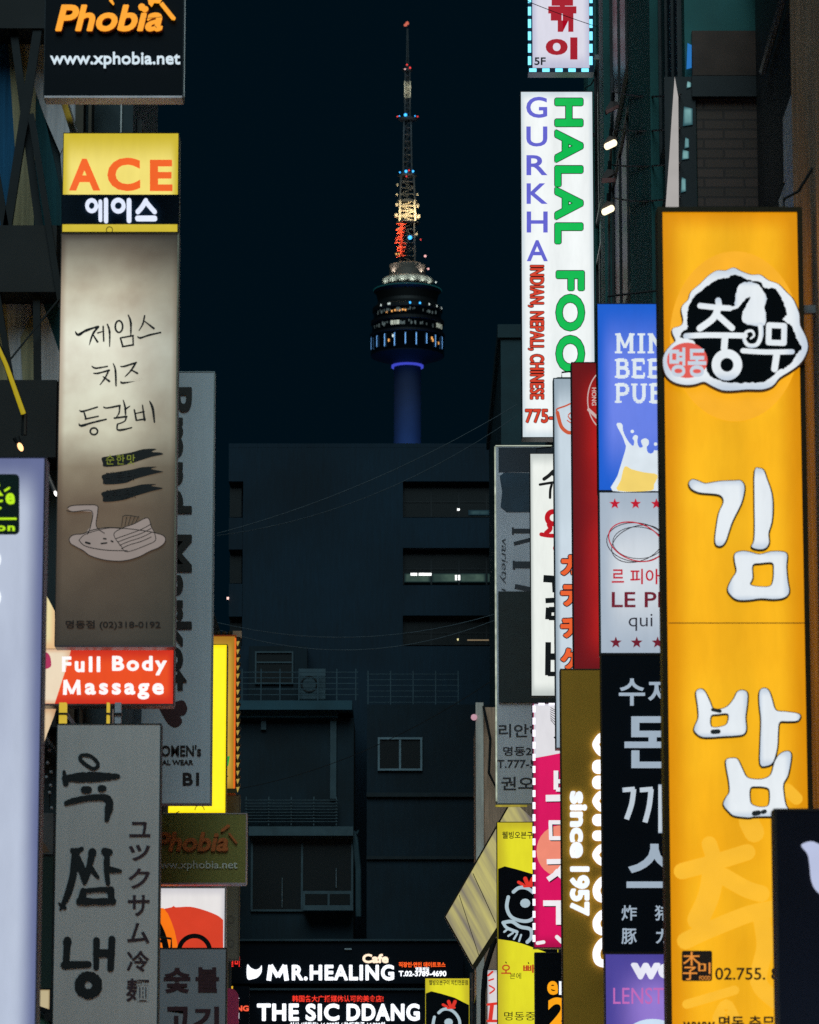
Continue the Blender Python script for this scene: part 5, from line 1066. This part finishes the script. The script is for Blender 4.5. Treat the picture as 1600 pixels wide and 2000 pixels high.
for ch, (a, b) in zip('ユックサム冷麺', ((765, 858), (905, 1002), (1048, 1172), (1212, 1340), (1382, 1508), (1552, 1680), (1722, 1862))):
    bx = k_([(790 - (a - 765) * .02, a), (918 - (a - 765) * .008, b)]); text(r, ch, bx[0] + bx[1], Y - .003, jp, .016)
# --- tall grey market sign
Y = 42.0
r = sign('tall grey unlit sign with black sideways market lettering and a dark heart', (262, 725, 416, 1570), Y, paint('unlit cool acrylic', (214, 222, 230), .6, 0, .15, .6, spec=.2, streak=.07), paint('steel edge', (140, 152, 158), .4, .6), 2, .25, -3.25)
text(r, 'Brand', (318, 756, 375, 1003), Y - .01, BLACKV, .01, rot=90, th=.008, fat=1.6); text(r, 'Market', (318, 1044, 375, 1350), Y - .01, BLACKV, .01, rot=90, th=.008, fat=1.6)
poly(r, 'heart', [cat([(312, 1352), (330, 1376), (340, 1372), (358, 1368), (366, 1384), (360, 1396), (352, 1398), (356, 1410), (344, 1420), (330, 1414), (318, 1396), (308, 1372)], 4, True)], Y - .004, paint('maroon vinyl', (66, 26, 34), .5), .003)
text(r, "WOMEN's", (290, 1455, 393, 1477), Y - .004, BLACKV, .008, fat=.35); text(r, 'CASUAL WEAR', (281, 1484, 378, 1494), Y - .004, BLACKV, .03); text(r, 'B1', (357, 1509, 389, 1534), Y - .004, BLACKV, .03)
# --- bright yellow sign, amber bulb sign
Y = 46.0
r = sign('bright yellow light box peeking out from behind the tall grey sign', (329, 1258, 443, 1589), Y, lit('bright yellow face', (255, 236, 40), (250, 222, 20), 1.15, .04, .03, .1, 1), paint('dull yellow cabinet', (190, 160, 40), .4, .2), 1.5, .25, -3.25)
strokes(r, 'hook', [(ell(390, 1582, 9, 9, 14, pi, 2 * pi), 1.2), ([(344, 1588), (350, 1585)], 1.5)], Y - .003, DARKF, .003)
Y = 49.0
r = sign('amber sign with orange rim and a chain of dark bulbs down its edge', (330, 1240, 461, 1550), Y, lit('amber face', (222, 178, 70), (170, 120, 36), .9, .1, .1, .5, 2.2), paint('orange rim', (224, 96, 30), .45, .2), 3, .2, -3.25)
bulbm = paint('dark bulb', (60, 50, 24), .4)
for k in range(19):
    m = MB(); p = P(465, 1250 + k * 15.8, Y + .05); m.ball(p, .04, 5); m.build('bulb', bulbm, r)
    m = MB(); m.flat([[(461.5, 1253 + k * 15.8), (468, 1252 + k * 15.8), (464, 1263 + k * 15.8)]], .03, depth_map(Y + .02)); m.build('bulb_holder', glow('lit straw gold', (190, 160, 70), .85), r)
for k in range(5): m = MB(); m.ball(P(416 + k * 11, 1237, Y + .05), .03, 5); m.build('bulb', bulbm, r)
m = MB(); m.pbox(455, 1232, 472, 1244, Y + .02, Y + .14); m.build('junction_box', paint('pinkish box', (180, 150, 130), .5), r)
poly(r, 'green_mark', [[(440, 1477), (449, 1477), (446, 1496), (440, 1498)]], Y - .002, glow('green mark', (40, 170, 70), .9), .003)
strokes(r, 'dark_mark', [([(441, 1511), (441, 1526)], 2.5), ([(438, 1516), (445, 1516)], 2)], Y - .002, BLACKV, .003)
m = MB(); m.pbox(440, 1540, 461, 1549, Y - .01, Y - .001); m.build('dark_foot', BLACKV, r)
orlamp = glow('orange rim light', (240, 110, 30), .9)
m = MB(); m.pbox(457, 1246, 460, 1548, Y - .006, Y - .001); m.build('rim_light', orlamp, r)
# --- slim brown sign below it
Y = 49.5
r = sign('slim dark brown unlit sign under the amber bulb sign', (415, 1552, 468, 1875), Y, paint('unlit umber panel', (96, 90, 76), .5, 0, .25, 1.5), paint('umber cabinet', (70, 66, 60), .5, .3), 2, .2, -3.25)
for yy in (1796, 1842): strokes(r, 'faded_mark', [(ell(451, yy, 6, 7, 12), 1.6, True)], Y - .002, paint('faded print', (84, 80, 72), .6), .003)
# --- lower olive web sign
Y = 44.0
r = sign('olive unlit sign with dim orange broken letters and a pale web address', (295, 1588, 482, 1726), Y, paint('unlit olive panel', (152, 146, 70), .45, 0, .12, 1), paint('silver edge', (196, 190, 192), .35, .6), 2, .22, -3.25, bottom=paint('silver underside', (200, 190, 196), .35, .5))
dor = paint('dim orange letter', (240, 130, 60), .5); dor2 = paint('dim brown letter side', (160, 90, 44), .5)
phobia(r, Y - .03, 302, 1625, 446, 1663, dor, dor2, .02, .7)
strokes(r, 'hammer', [([(448, 1628), (462, 1646)], 4), ([(434, 1622), (446, 1613)], 6)], Y - .03, dor, .02)
text(r, 'www.xphobia.net', (296, 1681, 464, 1701), Y - .012, paint('dim pale letter', (250, 245, 220), .5), .008, th=.01)
# --- white sign with red round shape
Y = 46.5
r = sign('white lit sign with a big red rounded print and orange stripe', (285, 1732, 441, 1990), Y, lit('white print face', (232, 228, 226), (205, 202, 206), 1.0, .08, .08, .1, 1), paint('white silver edge', (190, 184, 184), .4, .4), 3, .22, -3.25)
rd = lit('red print', (250, 34, 30), (232, 10, 40), 1.0, .3, .1, .2, 2)
poly(r, 'red_print', [cat([(288, 1810), (300, 1785), (318, 1776), (335, 1772), (340, 1769), (344, 1772), (372, 1771), (400, 1778), (425, 1788), (436, 1797)], 3, False) + [(436, 1985), (288, 1985)]], Y - .002, rd, .003)
poly(r, 'orange_stripe', [cat([(288, 1800), (300, 1778), (320, 1774), (335, 1800), (346, 1840), (350, 1900), (288, 1900)], 2, True)], Y - .004, glow('orange stripe', (250, 120, 20), .98), .002)
strokes(r, 'black_mark', [(ell(380, 1858, 30, 30, 16, -pi, 0), 9), ([(306, 1800), (318, 1826), (324, 1850)], 12), ([(300, 1836), (324, 1840)], 5)], Y - .007, BLACKV, .003)
# --- dark grey charcoal sign
Y = 40.0
r = sign('dark grey sign with maroon charcoal grill lettering low beside the noodle sign', (309, 1851, 442, 2160), Y, paint('unlit slate acrylic', (166, 170, 178), .5, 0, .1, .7), paint('near black edge', (30, 34, 36), .5, .3), 2, .22, -3.25)
mr = paint('dark maroon print', (72, 34, 44), .6)
for s_, bx in (('숯', (320, 1890, 372, 1939)), ('불', (382, 1889, 428, 1938)), ('고', (322, 1966, 372, 2012)), ('기', (378, 1966, 428, 2012))): text(r, s_, bx, Y - .003, mr, .035)
# --- maroon rounded sign further back
Y = 58.0
r = thing('blade_sign', 'rounded maroon disc sign at the end of the low shop row', 'sign', P(440, 2060, Y), SG)
poly(r, 'face_panel', [rrect(405, 1930, 466, 2080, 18)], Y, paint('maroon panel', (190, 50, 100), .5, 0, .15, 1), .12)
m = MB(); m.box((-3.25, Y + .03, P(405, 2000, Y).z), (P(405, 2000, Y).x, Y + .09, P(405, 1990, Y).z)); m.build('bracket', STEEL, r)
# --- odds and ends in the gap beside the lavender sign
Y = 38.2
r = sign('plain dark green unlit panel in the gap beside the lavender sign', (60, 1671, 103, 1931), Y, paint('dark green panel', (18, 50, 44), .5, 0, .2, 1), DARKF, 1, .15, None, wally=39.4)
r = sign('pale tan box sign under the dark green panel', (55, 1932, 98, 1972), Y, lit('tan box face', (206, 190, 150), (170, 150, 110), .85, .1, .1, .2, 3), DARKF, 1, .15, None, wally=39.4)
aw = thing('awning', 'small green striped awning with dark rim under the pale tan box', 'awning', P(80, 2060, 37.6))
poly(aw, 'canvas', [[(40, 1972), (70, 1975), (90, 1988), (100, 2004), (106, 2060), (40, 2060)]], 37.6, paint('green canvas', (84, 130, 110), .8, 0, .3, 3, (6, 1, 1)), .5)
strokes(aw, 'rim', [([(50, 1953), (74, 1968), (94, 1976), (108, 1990), (118, 2010)], 9)], 37.5, paint('dark rim', (20, 24, 26), .4, .3), .6)
poly(aw, 'knob', [ell(93, 1986, 8, 9, 14)], 37.45, DARKF, .04)
strokes(aw, 'gleam', [([(104, 1990), (112, 2004)], 3)], 37.42, ALU, .02)  # pale strip drawn as a highlight on the rim
sl = thing('junction_cabinet', 'grey slab cabinet with brown stain above the dark green panel', 'cabinet', P(88, 1668, 38.6))
m = MB(); m.pbox(60, 1588, 104, 1668, 38.6, 39.5); m.build('casing', paint('grey slab', (96, 98, 100), .7, 0, .3, 2), sl)
poly(sl, 'rust_stain', [[(74, 1645), (82, 1640), (98, 1664), (74, 1667)]], 38.597, paint('rust stain', (120, 92, 70), .8), .002)
gl = thing('string_lights', 'cluster of small pale bulbs hanging above the grey slab cabinet', 'lights', P(92, 1580, 38.4))
for k, (x, y) in enumerate(((93, 1490), (100, 1508), (91, 1518), (99, 1534), (97, 1548), (101, 1578), (96, 1465))):
    MB().ball(P(x, y, 38.4), .018, 5).build('bulb', paint('frosted bulb', (170, 180, 190), .3), gl)
MB().tube([P(96, 1430, 38.42), P(98, 1500, 38.42), P(97, 1582, 38.42)], .006, 5).build('cord', CABLE, gl)
for (x0, x1, mt, nm, lb) in ((115, 129, glow('yellow post light', (230, 196, 60), .8), 'lit_post', 'short yellow lit post above the grey noodle sign nearest the cream panel'), (208, 213, MC['yellow post light'], 'lit_post', 'thin yellow lit post above the grey noodle sign'), (224, 236, paint('white metal post', (206, 212, 222), .4, .2), 'steel_post', 'white metal post above the grey noodle sign')):
    q = thing(nm, lb, 'post', P((x0 + x1) / 2, 1460, 34.6)); m = MB(); m.pbox(x0, 1372, x1, 1460, 34.6, 34.7); m.build('post', mt, q)
    m = MB(); m.pbox(x0 - 2, 1392, x1 + 2, 1396, 34.58, 34.72); m.build('collar', DARKF, q)
# --- lamps in the gap
def spot(label, px, py, Y, L, w, mat, body, ang):
    q = thing('spotlight', label, 'lamp', P(px, py, Y))
    dx, dy = sin(ang), -cos(ang)
    a = (px + dx * L, py + dy * L)
    MB().tube([P(a[0], a[1], Y), P(px + dx * w * .6, py + dy * w * .6, Y)], [w * Y / FPX * .55, w * Y / FPX * .5], 10).build('housing', body, q)
    m = MB(); cc = P(px, py, Y - .02); n = len(m.v); m.ball((0, 0, 0), w * Y / FPX * .5, 6)
    R = Vector((dx, 0, -dy)); T = Vector((-R.z, 0, R.x))
    m.v = [tuple(cc + T * v[0] * .75 + R * v[2] * 1.35 + Vector((0, v[1] * .7, 0))) for v in m.v]; m.build('lens', mat, q)
    return q
spot('spotlight with warm orange glow on the beam above the lavender sign', 40, 873, 35.5, 20, 14, glow('warm orange lamp', (255, 190, 130), 2.2), DARKF, radians(-25))
spot('slim white tube lamp beside the brown parchment sign', 109, 964, 36.2, 40, 9, glow('white tip lamp', (250, 244, 236), 2.0), paint('grey lamp arm', (120, 120, 124), .4, .5), radians(-24))
fl = thing('neon_tube', 'yellow lit tube slanting down above the orange spotlight', 'tube', P(45, 812, 36))
MB().tube([P(-20, 640, 36), P(12, 712, 36), P(46, 808, 36)], [.014, .02, .024], 8).build('tube', glow('yellow tube', (190, 168, 30), .75), fl)
MB().tube([P(-24, 630, 36.06), P(8, 700, 36.06), P(48, 812, 36.06), P(47, 850, 36.06)], .028, 8).build('holder', DARKF, fl)

# ================================================================ floodlights and overhead wires
pole = thing('lamp_pole', 'thin pole carrying four floodlights beside the white halal sign', 'pole', P(1190, 700, 52.2))
MB().tube([P(1197, 150, 52.2), P(1190, 420, 52.2), P(1190, 640, 52.2)], .022, 6).build('pole', STEEL, pole)
ow = glow('floodlight warm white', (255, 240, 200), 1.7); off = paint('unlit pinkish lens', (150, 96, 92), .35)
for k, (x, y, lt, lb) in enumerate(((1196, 212, 0, 'uppermost unlit floodlight on the thin pole'), (1192, 280, 1, 'lit floodlight between the two unlit floodlights on the pole'), (1189, 345, 0, 'unlit floodlight between the two lit floodlights on the pole'), (1187, 408, 1, 'lowest lit floodlight just below the last unlit one'))):
    q = thing('floodlight', lb, 'lamp', P(x, y, 52.0), 'floodlights on the thin pole')
    m = MB(); m.tube([P(x + 2, y - 30, 52.0), P(x + 1, y - 14, 52.0)], .03, 6); m.build('arm', DARKF, q)
    m = MB(); m.flat([[(x - 14, y + 2), (x - 4, y - 14), (x + 10, y - 14), (x + 14, y - 8), (x - 12, y + 8)]], .14, depth_map(51.92)); m.build('housing', paint('grey brown housing', (92, 82, 80), .5, .3), q)
    m = MB()
    if lt: m.flat([rrect(x - 13, y - 4, x + 13, y + 8, 5)], .04, lambda a, b, d, x=x, y=y: P(x + (a - x) * cos(.45) + (b - y) * sin(.45), y - (a - x) * sin(.45) + (b - y) * cos(.45), 51.88) + Vector((0, d, 0)))
    elif k == 0: m.flat([[(x - 13, y + 4), (x + 12, y - 8), (x + 13, y - 2), (x - 11, y + 10)]], .03, depth_map(51.9))
    else: m.flat([[(x - 14, y + 12), (x + 13, y + 10), (x + 14, y + 2), (x - 13, y + 3)]], .03, depth_map(51.9))
    m.build('lens', ow if lt else off, q)
def wire(label, pts, r=.009, mat=None):
    o = MB().tube(pts, r, 5).build('overhead_wire', mat or CABLE); return tag(o, label, 'wire', 'overhead wires')
def sag(a, b, s, n=14):
    return [a.lerp(b, i / n) + Vector((0, 0, -s * 4 * (i / n) * (1 - i / n))) for i in range(n + 1)]
gw = paint('grey wire', (84, 96, 104), .5, .3)
for k, (y0, y1, s) in enumerate(((172, 184, .05), (246, 250, .03), (316, 318, .03), (380, 384, .05))):
    wire(('upper', 'second', 'third', 'lowest')[k] + ' dark wire crossing the green front beside the floodlights', sag(P(1196, y0 + 6, 52.1), P(1330, y1, 40.7), s), .012)
wire('pale wire running up from the tall grey sign to the halal sign', sag(P(424, 1042, 70.4), P(1010, 790, 74), .25), .007, gw)
wire('second pale wire just under the first across the office block', sag(P(424, 1046, 70.4), P(1010, 812, 75), .42), .007, gw)
wire('sagging grey wire above the railed terrace', sag(P(420, 1215, 88.5), P(965, 1200, 90), .45), .008, gw)
wire('lower sagging grey wire above the railed terrace', sag(P(420, 1228, 88.5), P(965, 1212, 90), .6), .008, gw)
wire('steep black wire across the low dark house', sag(P(470, 1540, 100), P(960, 1330, 97), .4), .01)
wire('thin wire slanting across the white led sign', sag(P(1000, -10, 57.2), P(1175, 55, 57.2), .02), .006)
